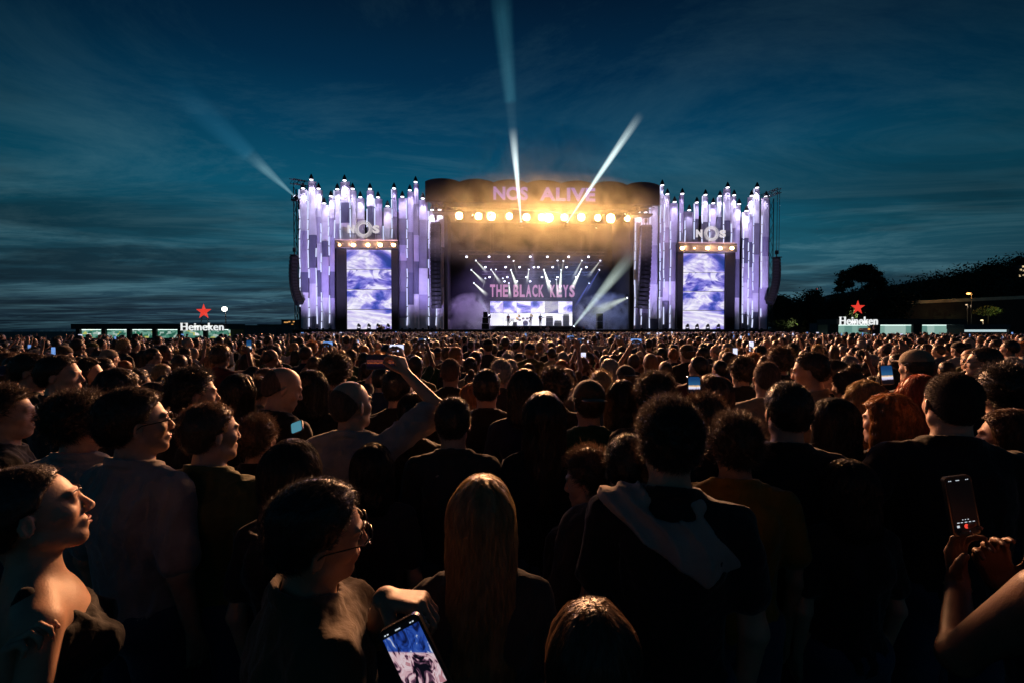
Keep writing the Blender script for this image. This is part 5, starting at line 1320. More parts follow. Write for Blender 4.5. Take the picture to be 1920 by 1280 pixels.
for (u, vt, Y, az, lb, sh_, fg, ar, kw) in HL:
    o, f, s = hero(u, vt, Y, az, lb, sh_, fg, ar, **kw)
    if 'profile with glasses' in sh_: facekids(o, f, s, glasses=True)
    if 'profile to the left' in sh_ or 'bearded' in sh_: facekids(o, f, s)
# the bald man raising a phone in landscape
wb_ = P(762, 700, 2.42)
o, f, s = hero(660, 713, 2.25, 6, 'bald man in a grey tee raising his right arm with a landscape phone', 'the bald man with the raised arm', dict(head=(-22, 4, 0), build=1.05),
     {'R': dict(wrist=V3(wb_), fd=(-0.45, 0.1, 0.9), pn=(-0.7, 0.3, -0.3), curl=0.9, pole=(0.9, -0.2, -0.5), lift=(0.01, 0, 0.05))}, hair='bald', hcol='stubble', top='loose', tcol='grey', skin=0, vox=0.0065, sleeve=0.7)
facekids(o, f, s)
phone('landscape phone filming the stage, held up by the bald man', P(714, 678, 2.46), (0, 0.1, 1), (-1, 0, 0.02), phone_mat('phone_screen_red', 'redstage'), size=(0.076, 0.150))
# woman filming with an upright phone
phone('upright phone showing the blue stage, held right of the spiky head', P(1301, 721, 2.30), (1, 0, 0), (0, 0.1, 1), phone_mat('phone_screen_stage', 'stage'), size=(0.062, 0.086))
phone('phone with a pale picture held up at the right, by the wavy blonde', P(1662, 702, 2.9), (1, 0, 0.05), (-0.05, 0.1, 1), phone_mat('phone_screen_stage2', 'stage', 2), size=(0.075, 0.12))
phone('cyan lit phone low between the bald man looking down and the bald man', P(557, 800, 2.35), (0.9, 0, 0.35), (-0.35, 0.5, 0.8), phone_mat('phone_screen_cyan', 'cyan'), size=(0.06, 0.06))
# ------------------------------------------------------------------ crowd: copies of a dozen figures with their own hair, clothes and stance
rnd = random.Random(77)
PD = [dict(fig=dict(seed=101), kw=dict(hair='short', hcol='dark')), dict(fig=dict(seed=102, female=True), kw=dict(hair='long', hcol='dark')), dict(fig=dict(seed=103, build=1.1), kw=dict(hair='messy', hcol='dark')),
      dict(fig=dict(seed=104, female=True), kw=dict(hair='pony', hcol='dark')), dict(fig=dict(seed=105, head=(-28, 2, 0)), kw=dict(hair='short', hcol='dark')), dict(fig=dict(seed=106, head=(30, 0, 0)), kw=dict(hair='short', hcol='dark')),
      dict(fig=dict(seed=107, female=True, head=(-12, -6, 0)), kw=dict(hair='wavy', hcol='dark')), dict(fig=dict(seed=108), kw=dict(hair='bald', hcol='dark')), dict(fig=dict(seed=109, arms={'R': 'phonehigh', 'L': 'phonehigh'}), kw=dict(hair='short', hcol='dark')),
      dict(fig=dict(seed=110, arms={'R': 'up'}, female=True), kw=dict(hair='bob', hcol='dark')), dict(fig=dict(seed=111), kw=dict(hair='short', hcol='dark', cap_col='navy')), dict(fig=dict(seed=112, female=True), kw=dict(hair='bun', hcol='dark')),
      dict(fig=dict(seed=113, build=1.08, arms={'R': 'phone', 'L': 'down'}), kw=dict(hair='curly', hcol='dark')), dict(fig=dict(seed=114, female=True, head=(18, -12, 0)), kw=dict(hair='bob', hcol='dark'))]
LOOK = ['short haired', 'long haired', 'tousle haired', 'ponytailed', 'right turning short haired', 'left turning short haired', 'wavy haired', 'bald', 'short haired', 'bob haired', 'capped', 'bun wearing', 'curly haired', 'head bowing bob haired']
POSE = ['', '', '', '', '', '', '', '', 'with both arms up filming', 'waving one arm', '', '', 'holding a phone', '']
protos = []
for i, p in enumerate(PD):
    o = make_person(Fig(**p['fig']), 1.755, 0.0125, nstr=700, width=0.0035, strand_len=None, top='tee', tcol='black', **p['kw'])
    o['category'] = 'person'; protos.append(o)
def inside(x, y):
    q = MSI @ Vector((x, y, 0)); u = 960 + x / max(y, 1) * FPX
    lim = np.interp(u, [0, 430, 545, 600, 1440, 1520, 1920], [20, 21, 28, 60, 60, 36, 30])
    return q.y < -3.2 and abs(x) < y * 1.16 + 0.6 and y < lim + math.sin(x * 1.7) * 1.2
cand = []
yy = 3.1; row = 0
while yy < 60:
    sp = 0.60 + 0.0015 * yy
    n = int((yy * 1.16 + 2) / sp); gaps = [(rnd.uniform(-n, n), rnd.uniform(0.6, 1.6)) for _ in range(int(n / 9))]
    for i in range(-n, n + 1):
        x = (i + (row % 2) * 0.5) * sp + rnd.uniform(-0.19, 0.19); y = yy + rnd.uniform(-0.22, 0.22)
        if any(abs(i - g0) < g1 for g0, g1 in gaps) and yy > 6: continue
        if inside(x, y) and all((x - a) ** 2 + (y - b) ** 2 > 0.42 ** 2 for a, b in TAKEN): cand.append((x, y))
    yy += 0.62 + 0.002 * yy; row += 1
cand.sort(key=lambda c: c[1])
n_ind = 300 - len(HEROES)
near, far = cand[:n_ind], cand[n_ind:]
HC = ['black', 'black', 'dark', 'dark', 'dark', 'brown', 'brown', 'blonde', 'ginger', 'grey']
CC = ['black', 'black', 'charcoal', 'navy', 'grey', 'olive', 'white', 'maroon', 'brown', 'green', 'denim', 'sand']
HN = {'black': 'black', 'dark': 'dark brown', 'brown': 'brown', 'blonde': 'blonde', 'ginger': 'ginger', 'grey': 'grey'}
used = set(); first = set(); hands = []
for (x, y) in near:
    k = rnd.choices(range(14), weights=[6, 3, 5, 2, 3, 3, 3, 2, 1.3, 1.7, 1.6, 1.5, 1.2, 2])[0]
    src = protos[k]
    hc = rnd.choice(HC); cc = rnd.choice(CC); h = rnd.gauss(1.63 if k in (1, 3, 6, 9, 11, 13) else 1.74, 0.055); h = min(max(h, 1.5), 1.88)
    if y < 4.5: h = min(h, 1.70)
    if k in (8, 9): h = min(h, 1.72)
    sk = SKIN[rnd.choice([0, 0, 1, 1, 2])]
    az = math.degrees(math.atan2(-x * 0.6, 55)) + rnd.gauss(0, 9)
    if x < -2.5: az += rnd.uniform(0, 22)
    if x > 2.5: az -= rnd.uniform(0, 22)
    if k not in first: o = src; first.add(k); kids = list(src.children)
    else:
        o = src.copy(); COL.objects.link(o); kids = []
        for c in src.children:
            d = c.copy(); COL.objects.link(d); d.parent = o; kids.append(d)
    o.scale = (h / 1.755,) * 3; place(o, x, y, az, None, 'people standing in the crowd')
    for ob, m in [(o, sk)] + [(c, HAIR[hc] if c.name.startswith('hair') else (CL[cc] if c.name.startswith('shirt') else (CL[rnd.choice(CC)] if c.name.startswith('base') else None))) for c in kids]:
        if m is None: continue
        ob.material_slots[0].link = 'OBJECT'; ob.material_slots[0].material = m
    if k in (8, 12): hands.append((o, k, x, y, az, h))
    # label: look first, then the nearest person one can single out
    u = 960 + x / y * FPX; v = 619 + (CAM_H - h) * FPX / y
    anc = sorted(HEROES, key=lambda q: (q[2] - u) ** 2 + (q[3] - v) ** 2)
    hair = '' if LOOK[k] in ('bald', 'capped') else ', ' + HN[hc] + ' hair'
    done = False
    for a in anc[:9]:
        rel = 'beyond' if y > a[5] + 0.5 else 'beside'
        sd = ' left of' if u < a[2] - 14 else (' right of' if u > a[2] + 14 else '')
        for adv in ('', 'well ', 'far '):
            lb = ' '.join(('%s person%s in %s%s %s%s%s %s' % (LOOK[k], hair, cc, ', ' + POSE[k] + ',' if POSE[k] else '', adv if (adv and rel == 'beyond') else '', rel, ' and' + sd if sd else '', a[1])).split())
            if len(lb.split()) > 16: lb = ' '.join(('%s person in %s %s%s%s %s' % (LOOK[k], cc, adv if rel == 'beyond' else '', rel, ' and' + sd if sd else '', a[1])).split())
            if lb not in used and len(lb.split()) <= 16: used.add(lb); done = True; break
        if done: break
    o['label'] = lb
for k, o in enumerate(protos):
    if k not in first:
        for c in list(o.children): D.objects.remove(c)
        D.objects.remove(o)
# phones in raised hands
pk = ['phone_screen_white', 'phone_screen_blue']; pm = [phone_mat(pk[0], 'white'), phone_mat(pk[1], 'blue'), MATS['phone_screen_stage']]
for i, (o, k, x, y, az, h) in enumerate(hands):
    s = h / 1.755
    q = (0.0, 0.40, 1.93) if k == 8 else (0.055, 0.40, 1.76)
    a = -R(az); w = Vector((x + (q[0] * math.cos(a) - q[1] * math.sin(a)) * s, y + (q[0] * math.sin(a) + q[1] * math.cos(a)) * s, q[2] * s))
    rt = Vector((math.cos(a), math.sin(a), 0)); up = Vector((0, 0, 1))
    ph = phone(None, w, up if k == 8 else rt, -rt if k == 8 else up, pm[i % 3])
    ph['label'] = 'lit %s phone held by the %s' % ('landscape' if k == 8 else 'upright', o['label'].split(', ')[0].replace(' person', ' person') + ' ' + (' '.join(o['label'].split(' beyond')[-1:]) if 'beyond' in o['label'] else ''))
    ph['label'] = ' '.join(ph['label'].split()[:16])

# the rest of the crowd, out to the pit, as one mass
def lod(i, hv, minz):
    f = Fig(**PD[i]['fig']); out = []
    pts = np.array([a[2] for a in f.arms.values()])
    lo = np.minimum([-0.32, -0.26, minz], pts.min(0) - 0.2); hi = np.maximum([0.32, 0.3, 1.9], pts.max(0) + 0.25); lo[2] = minz
    k = PD[i]['kw']['hair']
    for part, fn, hh in ((0, f.body, hv), (1, lambda q: f.hair(q, k), hv * 0.85), (2, lambda q: f.shirt(q, 0.62, 'tee'), hv * 1.2)):
        if part == 1 and k == 'bald': continue
        l2, h2 = (lo, hi) if part != 1 else (np.array([-0.24, -0.3, 1.15]), np.array([0.24, 0.24, 1.92]))
        V, F = polygonize(fn, l2, h2, hh, 2)
        if part == 2 and len(V): V, F = crop_mesh(V, F, V[:, 2] > minz + hh)
        if len(F): out.append((V, F, np.full(len(F), part)))
    V, F = join(*[(a, b) for a, b, c in out]); return V, F, np.concatenate([c for a, b, c in out])
L1 = [lod(i, 0.028, 1.15) for i in range(14)]; L2 = [lod(i, 0.042, 1.30) for i in range(14)]
SM = SKIN; smats = SKIN + [HAIR[k] for k in ('black', 'dark', 'brown', 'blonde', 'ginger', 'grey')] + [CL[k] for k in CC]
VV, FF, MM = [], [], []; off = 0; r2 = np.random.RandomState(5); lift = []
for (x, y) in far:
    i = rnd.choices(range(14), weights=[6, 3, 5, 2, 3, 3, 3, 1, 2.2, 2.2, 1.6, 1.5, 1.8, 2])[0]
    V, F, M = (L1 if y < 24 else L2)[i]
    h = rnd.gauss(1.64 if i in (1, 3, 6, 9, 11, 13) else 1.76, 0.075) / 1.755; h = min(h, 1.08)
    if i in (8, 9): h = min(h, 0.97)
    a = -R(math.degrees(math.atan2(-x * 0.6, 55)) + rnd.gauss(0, 20)); c, s_ = math.cos(a), math.sin(a)
    W_ = np.stack([(V[:, 0] * c - V[:, 1] * s_) * h + x, (V[:, 0] * s_ + V[:, 1] * c) * h + y, V[:, 2] * h], -1)
    VV.append(W_); FF.append(F + off); off += len(V)
    t3 = np.array([rnd.choice([0, 0, 0, 1, 1, 2]), 3 + rnd.choice([0, 0, 1, 1, 1, 1, 2, 2, 3, 5]), 9 + rnd.randrange(12)]); MM.append(t3[M])
    if i in (8, 12) and rnd.random() < 0.22 and len(lift) < 44: lift.append((x, y, a, h, i))
me = mesh_from('crowd', np.concatenate(VV), np.concatenate(FF), smats, np.concatenate(MM), smooth=True)
tag(link('crowd', me), 'dense mass of small heads and raised arms filling the field up to the stage', kind='stuff')
for j, (x, y, a, h, i) in enumerate(lift):
    q = (0.0, 0.40, 1.93) if i == 8 else (0.055, 0.40, 1.76)
    w = Vector((x + (q[0] * math.cos(a) - q[1] * math.sin(a)) * h, y + (q[0] * math.sin(a) + q[1] * math.cos(a)) * h, q[2] * h))
    rt = Vector((math.cos(a), math.sin(a), 0)); up = Vector((0, 0, 1))
    phone('tiny lit phone screen held up in the distant crowd, alike among its kind', w, up if i == 8 else rt, -rt if i == 8 else up, pm[j % 2], group='tiny phone screens in the distant crowd')
print('PEOPLE', len(HEROES), len(near), len(far), len(me.vertices))
# ------------------------------------------------------------------ bars at both sides of the field
BAR = mat('bar_black_panel', (0.012, 0.013, 0.014), 0.6, noise=0.3, nscale=2)
def glow_panel(name, stops, scale, seed, gain=1.0, stretch=(1, 1, 1)):
    if name in MATS: return MATS[name]
    m = D.materials.new(name); m.use_nodes = True; t = m.node_tree; b = t.nodes['Principled BSDF']; b.inputs['Base Color'].default_value = (0.02, 0.03, 0.03, 1)
    tcn = N(t, 'ShaderNodeTexCoord'); mp = N(t, 'ShaderNodeMapping'); t.links.new(tcn.outputs['Object'], mp.inputs[0]); mp.inputs['Location'].default_value = (seed, seed, seed); mp.inputs['Scale'].default_value = stretch
    n = N(t, 'ShaderNodeTexVoronoi', i_Scale=scale); n.distance = 'CHEBYCHEV'; t.links.new(mp.outputs[0], n.inputs['Vector'])
    s = N(t, 'ShaderNodeSeparateColor'); t.links.new(n.outputs['Color'], s.inputs[0])
    c = ramp(t, s.outputs[0], stops, 'CONSTANT'); t.links.new(c, b.inputs['Emission Color']); b.inputs['Emission Strength'].default_value = gain
    MATS[name] = m; return m
SHELF = glow_panel('lit_bar_back', [(0.0, lin(40, 92, 76)), (0.25, lin(70, 126, 108)), (0.45, lin(104, 150, 134)), (0.62, lin(160, 182, 172)), (0.76, lin(30, 104, 78)), (0.84, lin(180, 184, 100)), (0.90, lin(222, 230, 228))], 1.5, 2.2, 1.0, (1, 0.01, 1.5))
SHELF2 = glow_panel('lit_bar_back_pale', [(0.0, lin(104, 150, 140)), (0.40, lin(134, 176, 164)), (0.70, lin(168, 200, 190)), (0.88, lin(214, 222, 214)), (0.95, lin(28, 110, 76))], 0.5, 4.2, 0.8, (1, 0.01, 0.5))
TUBE = emat('bar_tube_light', lin(225, 245, 238), 2.0)
STAR = emat('red_star', lin(232, 62, 48), 1.0); SIGNW = emat('bar_sign_white', lin(236, 240, 240), 1.0)
def star_mesh(r, th):
    pts = []
    for i in range(10):
        a = PI / 2 + i * PI / 5; q = r if i % 2 == 0 else r * 0.40; pts.append((q * math.cos(a), q * math.sin(a)))
    V = [(x, 0, z) for x, z in pts] + [(0, -th, 0), (0, th, 0)]
    F = []
    for i in range(10): F += [(i, (i + 1) % 10, 10), ((i + 1) % 10, i, 11)]
    me = D.meshes.new('star'); me.from_pydata(V, [], F); return me
def bar(label, u0, u1, Y, vtop, vfloor, n, starx, stary, starr, su0, su1, sv0, sv1, shelf, gaps, rz, side):
    a = P(u0, vfloor, Y); e = P(u1, vfloor, Y); zt = P(u0, vtop, Y).z
    L = (e - a).length; xm = (a.x + e.x) / 2
    root = thing('drinks_bar', label, 'bar', (xm, Y, 0)); h = L / 2
    b = MB(); b.box2((-h - 0.3, -0.6, zt), (h + 0.3, 4.2, zt + 0.9)); b.build('canopy', BAR, root)
    b = MB(); b.box2((-h - 0.3, -0.5, 0), (h + 0.3, -0.1, 0.72)); b.build('counter', BAR, root)
    b = MB(); b.box2((-h - 0.3, 3.9, 0), (h + 0.3, 4.1, zt)); b.build('back_panel', BAR, root)
    w = L / n
    for i in range(n):
        x0_ = -h + i * w + gaps; x1_ = -h + (i + 1) * w - gaps
        b = MB(); b.box2((x0_, 0.7, 0.5), (x1_, 0.9, zt - 0.03)); b.build('lit_back_shelf', shelf, root)
        b = MB(); b.box2((x0_ + 0.2, 0.45, zt - 0.14), (x1_ - 0.2, 0.6, zt - 0.05)); b.build('tube_light', TUBE, root)
        b = MB(); b.box2((x0_ - 2 * gaps, 0.3, 0), (x0_ - 0.01, 0.8, zt)); b.build('post', BAR, root)
    lamp('AREA', (xm, Y + 1.5, zt - 0.3), (xm, Y + 1.0, 0), 260, (0.75, 1.0, 0.9), size=L * 0.8, sizey=1.0, stage=False)
    x, z0, z1 = P((su0 + su1) / 2, sv1, Y).x - xm, P(0, sv1, Y).z, P(0, sv0, Y).z; hw_ = (P(su1, 600, Y).x - P(su0, 600, Y).x) / 2
    sg = thing('lettered_sign', 'white lit lettering standing on the roof of the %s bar, below its red star' % side, 'sign', (xm + x, Y - 0.7, zt + 0.9))
    me = fit_mesh(text_mesh('Heineken', 1, 0.008, 1, 0.1, spacing=1.05), -hw_, hw_, z0 - zt - 0.9, z1 - zt - 0.9); me.materials.append(SIGNW); link('lettering', me, sg)
    # slab serifs that give the word its look
    b = MB(); q = z0 - zt - 0.9; t_ = z1 - zt - 0.9; W_ = 2 * hw_
    for fx in (0.02, 0.115): 
        b.box((-hw_ + W_ * fx, 0, q + 0.06), (W_ * 0.05, 0.24, 0.08)); b.box((-hw_ + W_ * fx, 0, t_ - 0.06), (W_ * 0.05, 0.24, 0.08))
    b.build('serif', SIGNW, sg)
    b = MB(); b.box2((-hw_, 0.1, min(q, 0) - 0.02 if q < 0 else 0.0), (hw_, 0.2, max(q, 0.05))); b.box2((-hw_ * 0.9, 0.12, 0.05), (-hw_ * 0.88, 0.3, t_)); b.box2((hw_ * 0.88, 0.12, 0.05), (hw_ * 0.9, 0.3, t_)); b.build('bracket', DARKM, sg)
    sp = P(starx, stary, Y); r = starr / FPX * Y
    st = thing('star_sign', 'red glowing five pointed star above the %s bar sign' % side, 'sign', (sp.x, Y - 0.4, sp.z - r - 1.4))
    me = star_mesh(r, 0.35); me.materials.append(STAR); o = link('star', me, st); o.location = (0, 0, r + 1.4)
    b = MB()
    for dx in (-0.45, 0.45): b.tube((dx * r * 1.4, 0.2, 0.0), (dx * r * 0.5, 0.2, r + 1.0), 0.06, n=6)
    b.build('mast', DARKM, st)
    for k, dx in enumerate((-0.8, 0.8)):
        b = MB(); b.box((dx * r * 0.95, -0.3, 0.25), (r * 0.55, 0.4, 0.28)); b.build('floodlight', emat('small_flood', lin(240, 245, 235), 1.4), st)
bar('long low drinks bar with green lit bays left of the stage', 143, 430, 78, 617.5, 640, 6, 385, 585, 15, 345, 424, 606, 620, SHELF, 0.35, 0, 'left')
bar('low drinks bar with three pale green bays right of the stage', 1566, 1802, 76, 609, 632, 3, 1605, 577.5, 14, 1569, 1639, 594.5, 609.5, SHELF2, 0.75, 0, 'right')
# lamp mast by the left sign
p = P(423, 580, 80); t = thing('lamp_mast', 'mast with a white glaring flood lamp right of the left star', 'lamp', (p.x, 80, 0))
b = MB(); b.tube((0, 0, 0), (0, 0, p.z - 0.4), 0.12, 0.08); b.build('pole', DARKM, t)
b = MB(); b.ball((0, -0.3, p.z), 0.5, 12, sc=(1, 0.5, 0.8)); b.build('lamp_head', emat('flood_white', lin(255, 250, 235), 9), t)
lamp('POINT', (p.x, 78.5, p.z), None, 600, (1, 0.95, 0.85), size=0.3, stage=False)
# grey service tent at the far right
a, e = P(1808, 632, 72), P(1895, 609, 72); t = thing('service_counter', 'grey mesh fronted counter with a pale light strip right of the right bar', 'counter', ((a.x + e.x) / 2, 72, 0))
h = (e.x - a.x) / 2; b = MB(); b.box2((-h, 0, 2.2), (h, 3, e.z)); b.build('mesh_front', mat('mesh_grey', (0.08, 0.09, 0.10), 0.8, noise=0.5, nscale=6), t)
b = MB(); b.box2((-h, 0.05, 0), (h, 2.9, 1.1)); b.build('counter', BAR, t)
b = MB(); b.box2((-h + 0.2, 0.4, 1.75), (h - 0.2, 0.6, 2.1)); b.build('light_strip', emat('strip_pale', lin(190, 215, 220), 0.9), t)
b = MB(); 
b.box((-h + 0.05, 1.5, 1.1), (0.1, 2.8, 2.2)); b.build('post', BAR, t)
b = MB(); b.box((h - 0.05, 1.5, 1.1), (0.1, 2.8, 2.2)); b.build('post', BAR, t)
# shed between the right wing and the right bar, block of flats left of the stage
a, e = P(1536, 640, 90), P(1560, 607, 90); t = thing('cabin', 'small grey cabin left of the right bar', 'cabin', ((a.x + e.x) / 2, 90, 0))
h = (e.x - a.x) / 2; b = MB(); b.box2((-h, 0, 0), (h, 3, e.z)); b.build('wall', mat('cabin_wall', (0.10, 0.12, 0.16), 0.8, noise=0.3), t); b = MB(); b.box2((-h - 0.1, -0.1, e.z), (h + 0.1, 3.1, e.z + 0.15)); b.build('roof', BAR, t)
for (u0, u1, v, Y, lb) in ((432, 482, 612, 150, 'dark low shed left of the block of flats'), (484, 528, 610, 170, 'dark flat roofed shed beside the block of flats'), (528, 555, 601, 200, 'distant block of flats with a few amber windows left of the stage')):
    a, e = P(u0, 640, Y), P(u1, v, Y); t = thing('distant_building', lb, 'building', ((a.x + e.x) / 2, Y, 0)); h = (e.x - a.x) / 2
    b = MB(); b.box2((-h, 0, 0), (h, 12, e.z)); b.build('wall', mat('far_wall', (0.10, 0.10, 0.11), 0.9, noise=0.3), t)
    b = MB(); b.box2((-h - 0.2, -0.2, e.z), (h + 0.2, 12.2, e.z + 0.3)); b.build('roof', BAR, t)
    if 'flats' in lb and 'block of flats with' in lb:
        for i, (fx, fz) in enumerate(((-.5, .86), (-.2, .86), (0.1, .9), (.5, .7), (-.7, .62), (.3, .45), (-.2, .5), (.7, .9))):
            b = MB(); b.box((h * fx, -0.05, e.z * fz), (0.8, 0.1, 0.5)); b.build('window', emat('amber_window', lin(235, 170, 95), 0.9), t)
# string of town lights on the far shore at the left, hung on low houses
rnd = random.Random(9)
for i in range(13):
    u = 2 + i * 10.8 + rnd.uniform(-3, 3); Y = 420; p = P(u, 626 + rnd.uniform(-1.2, 1.0), Y)
    t = thing('shore_house', 'tiny far house with amber lights on the left shore, %s' % ['leftmost', 'second', 'third', 'fourth', 'fifth', 'sixth', 'middle', 'seventh from the right', 'sixth from the right', 'fifth from the right', 'fourth from the right', 'third from the right', 'rightmost'][i], 'house', (p.x, Y, -2), group='lit houses on the far shore')
    w = rnd.uniform(1.6, 3.4); b = MB(); b.box2((-w, 0, 0), (w, 4, p.z + 2.4)); b.build('wall', mat('far_wall', (0.1, 0.1, 0.11)), t)
    b = MB(); b.box2((-w * rnd.uniform(0.3, 0.95), -0.1, p.z + 1.7), (w * rnd.uniform(0.3, 0.95), -0.02, p.z + 2.1)); b.build('window', emat('amber_street', lin(240, 165, 80), 0.8 * rnd.uniform(0.5, 1)), t)

# ------------------------------------------------------------------ trees and hill at the right
LEAF = mat('leaf_dark', (0.030, 0.045, 0.020), 0.7, noise=0.4, nscale=0.5); LEAFL = mat('leaf_light', (0.10, 0.14, 0.03), 0.6, noise=0.4, nscale=0.8); BARK = mat('bark', (0.045, 0.035, 0.025), 0.9, noise=0.4, bump=0.5)
def leaves(cl, n, size, seed):
    """cl: clumps (centre, radii); small leaf sprays scattered through each volume"""
    r = np.random.RandomState(seed); C_ = []
    wts = np.array([c[1][0] * c[1][1] * c[1][2] for c in cl]) ** 0.7; wts /= wts.sum()
    for (c, rad), k in zip(cl, (wts * n).astype(int) + 8):
        d = r.normal(size=(k, 3)); d /= vlen(d)[:, None]; q = d * (r.uniform(0.25, 1, (k, 1)) ** 0.45) * np.array(rad) * (1 + 0.18 * r.normal(size=(k, 1)))
        C_.append(np.array(c) + q)
    C_ = np.concatenate(C_); k = len(C_); u = r.normal(size=(k, 3)); u /= vlen(u)[:, None]; v = np.cross(u, r.normal(size=(k, 3))); v /= vlen(v)[:, None]
    s_ = size * r.uniform(0.5, 1.3, (k, 1)); V = np.stack([C_ - u * s_, C_ + v * s_ * 0.5, C_ + u * s_, C_ - v * s_ * 0.5], 1).reshape(-1, 3)
    return V, np.arange(4 * k).reshape(-1, 4)
def tree(label, base, trunk_h, cl, n, size, seed, mats_=LEAF, r0=0.35, group=None, limbs=True):
    t = thing('tree', label, 'tree', base, group=group)
    b = MB(); top = Vector((0, 0, trunk_h)); b.tube((0, 0, 0), top, r0, r0 * 0.7, n=9)
    if limbs:
        for c, rad in cl:
            m = top.lerp(Vector(c), 0.55) + Vector((0, 0, -0.1 * Vector(c).z * 0.2)); b.tube(top, m, r0 * 0.45, r0 * 0.25, n=6); b.tube(m, Vector(c), r0 * 0.25, r0 * 0.06, n=5)
    b.build('trunk', BARK, t)
    V, F = leaves(cl, n, size, seed); link('crown', mesh_from('crown', V, F, [mats_]), t); return t
p0 = P(1612, 619, 105); top = P(1612, 487, 105).z
k = 105 / FPX
cl = []
rr = random.Random(3)
for dx, dz, rx, rz_ in ((-38, 0.74, 14, 8), (-22, 0.84, 18, 9), (0, 0.91, 21, 9), (22, 0.85, 18, 9), (37, 0.74, 14, 8), (-8, 0.78, 15, 6), (14, 0.77, 15, 6), (46, 0.66, 9, 5), (-45, 0.65, 9, 5), (-28, 0.70, 9, 5), (28, 0.69, 9, 5)):
    cl.append(((dx * k, rr.uniform(-2, 2), 142 * k * dz + 0.0), (rx * k, rx * k * 0.8, rz_ * k)))
tree('tall umbrella pine with bare forked limbs against the dusk sky, above the right star', (p0.x, 105, 0), 132 * k * 0.34, cl, 12000, 0.24, 4, r0=0.5)
# rows of darker bushy trees
def blob_tree(u, v, Y, w, seed, label, mats_=LEAF, n=4200, base_v=None, size=0.33):
    q = P(u, v, Y); H_ = q.z; kk = Y / FPX; r = random.Random(seed); cl = []
    for j in range(6): 
        a = r.uniform(-1, 1); cl.append(((a * w * kk * 0.6, r.uniform(-1, 1) * w * kk * 0.4, H_ * r.uniform(0.55, 0.86) * (1 - 0.18 * abs(a))), (w * kk * r.uniform(0.3, 0.5), w * kk * 0.4, H_ * r.uniform(0.16, 0.26))))
    cl.append(((0, 0, H_ * 0.45), (w * kk * 0.6, w * kk * 0.5, H_ * 0.4)))
    tree(label, (q.x, Y, 0), H_ * 0.4, cl, n, size, seed, mats_, r0=0.22, group='dark trees beyond the bars', limbs=True)
for i, (u, v, Y, w) in enumerate(((1462, 556, 120, 26), (1487, 545, 118, 30), (1515, 552, 122, 24), (1527, 542, 119, 20), (1556, 560, 112, 30), (1590, 548, 116, 34), (1640, 532, 118, 36), (1668, 540, 120, 30))):
    blob_tree(u, v - 7, Y, w * 1.25, 20 + i, ('low rounded', 'twin topped', 'small pointed', 'narrow', 'drooping', 'bushy', 'broad', 'spreading')[i] + ' dark tree ' + ('right of the outer speaker column', 'right of the low rounded tree', 'beside a red mast light', 'between the pointed tree and the pine', 'under the left limbs of the pine', 'at the foot of the pine', 'behind the right limbs of the pine', 'right of the umbrella pine')[i])
# hill with dense wood
hx = [(1440, 600), (1500, 592), (1560, 580), (1620, 565), (1680, 545), (1740, 524), (1800, 512), (1830, 500), (1880, 492), (1920, 488), (2100, 470), (2400, 440)]
V = []; 
for Y in (132, 150, 260):
    for u, v in hx: q = P(u, v + 12, 150); V.append((q.x * (Y / 150) ** 0.3, Y, 0 if Y == 132 else (q.z if Y == 150 else q.z * 1.05)))
n = len(hx); F = [(i, i + 1, n + i + 1, n + i) for i in range(n - 1)] + [(n + i, n + i + 1, 2 * n + i + 1, 2 * n + i) for i in range(n - 1)]
me = D.meshes.new('hill'); me.from_pydata(V, [], F); me.materials.append(mat('hill_scrub', (0.012, 0.016, 0.010), 0.95, noise=0.4, nscale=0.1)); tag(link('hill', me), kind='structure', label='dark wooded hillside rising at the right')
cl = []; rr = random.Random(8)
for i in range(360):
    u = rr.uniform(1640, 2350); j = max(0, bisect.bisect([a for a, b_ in hx], u) - 1); f = (u - hx[j][0]) / (hx[j + 1][0] - hx[j][0]) if j + 1 < n else 0
    v = hx[j][1] + (hx[min(j + 1, n - 1)][1] - hx[j][1]) * f; d = rr.uniform(0, 1) ** 3; Y = 150 - 16 * d; q = P(u, v + 11 + d * 60, Y); cl.append(((q.x, Y, max(2, q.z)), (rr.uniform(2, 6.0), 2.5, rr.uniform(1.5, 4.6))))
V, F = leaves(cl, 70000, 0.42, 8); tag(link('wood', mesh_from('wood', V, F, [LEAF])), 'dense dark wood covering the hillside behind the right bar', kind='stuff')
# embankment wall with lit top, street lamps, lit bushes
q0, q1 = P(1455, 582, 126), P(1920, 561, 126)
t = thing('retaining_wall', 'long pale topped retaining wall climbing to the right behind the bars', 'wall', (q0.x, 126, 0))
b = MB(); L = q1.x - q0.x; V = [(0, 0, 0), (L, 0, 0), (L, 0, q1.z), (0, 0, q0.z), (0, 0.6, 0), (L, 0.6, 0), (L, 0.6, q1.z), (0, 0.6, q0.z)]
b.add(V, [(0, 1, 2, 3), (5, 4, 7, 6), (3, 2, 6, 7), (1, 5, 6, 2), (4, 0, 3, 7)]); b.build('wall', mat('wall_dark', (0.03, 0.03, 0.026), 0.9, noise=0.5, nscale=0.3), t)
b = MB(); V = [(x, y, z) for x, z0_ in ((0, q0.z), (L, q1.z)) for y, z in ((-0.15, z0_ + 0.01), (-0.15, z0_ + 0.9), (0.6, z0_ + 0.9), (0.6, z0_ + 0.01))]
b.add(V, [(0, 4, 5, 1), (1, 5, 6, 2), (2, 6, 7, 3), (3, 7, 4, 0), (0, 1, 2, 3), (7, 6, 5, 4)]); b.build('coping', mat('coping_stone', (0.62, 0.58, 0.40), 0.9, noise=0.5, nscale=0.4), t)
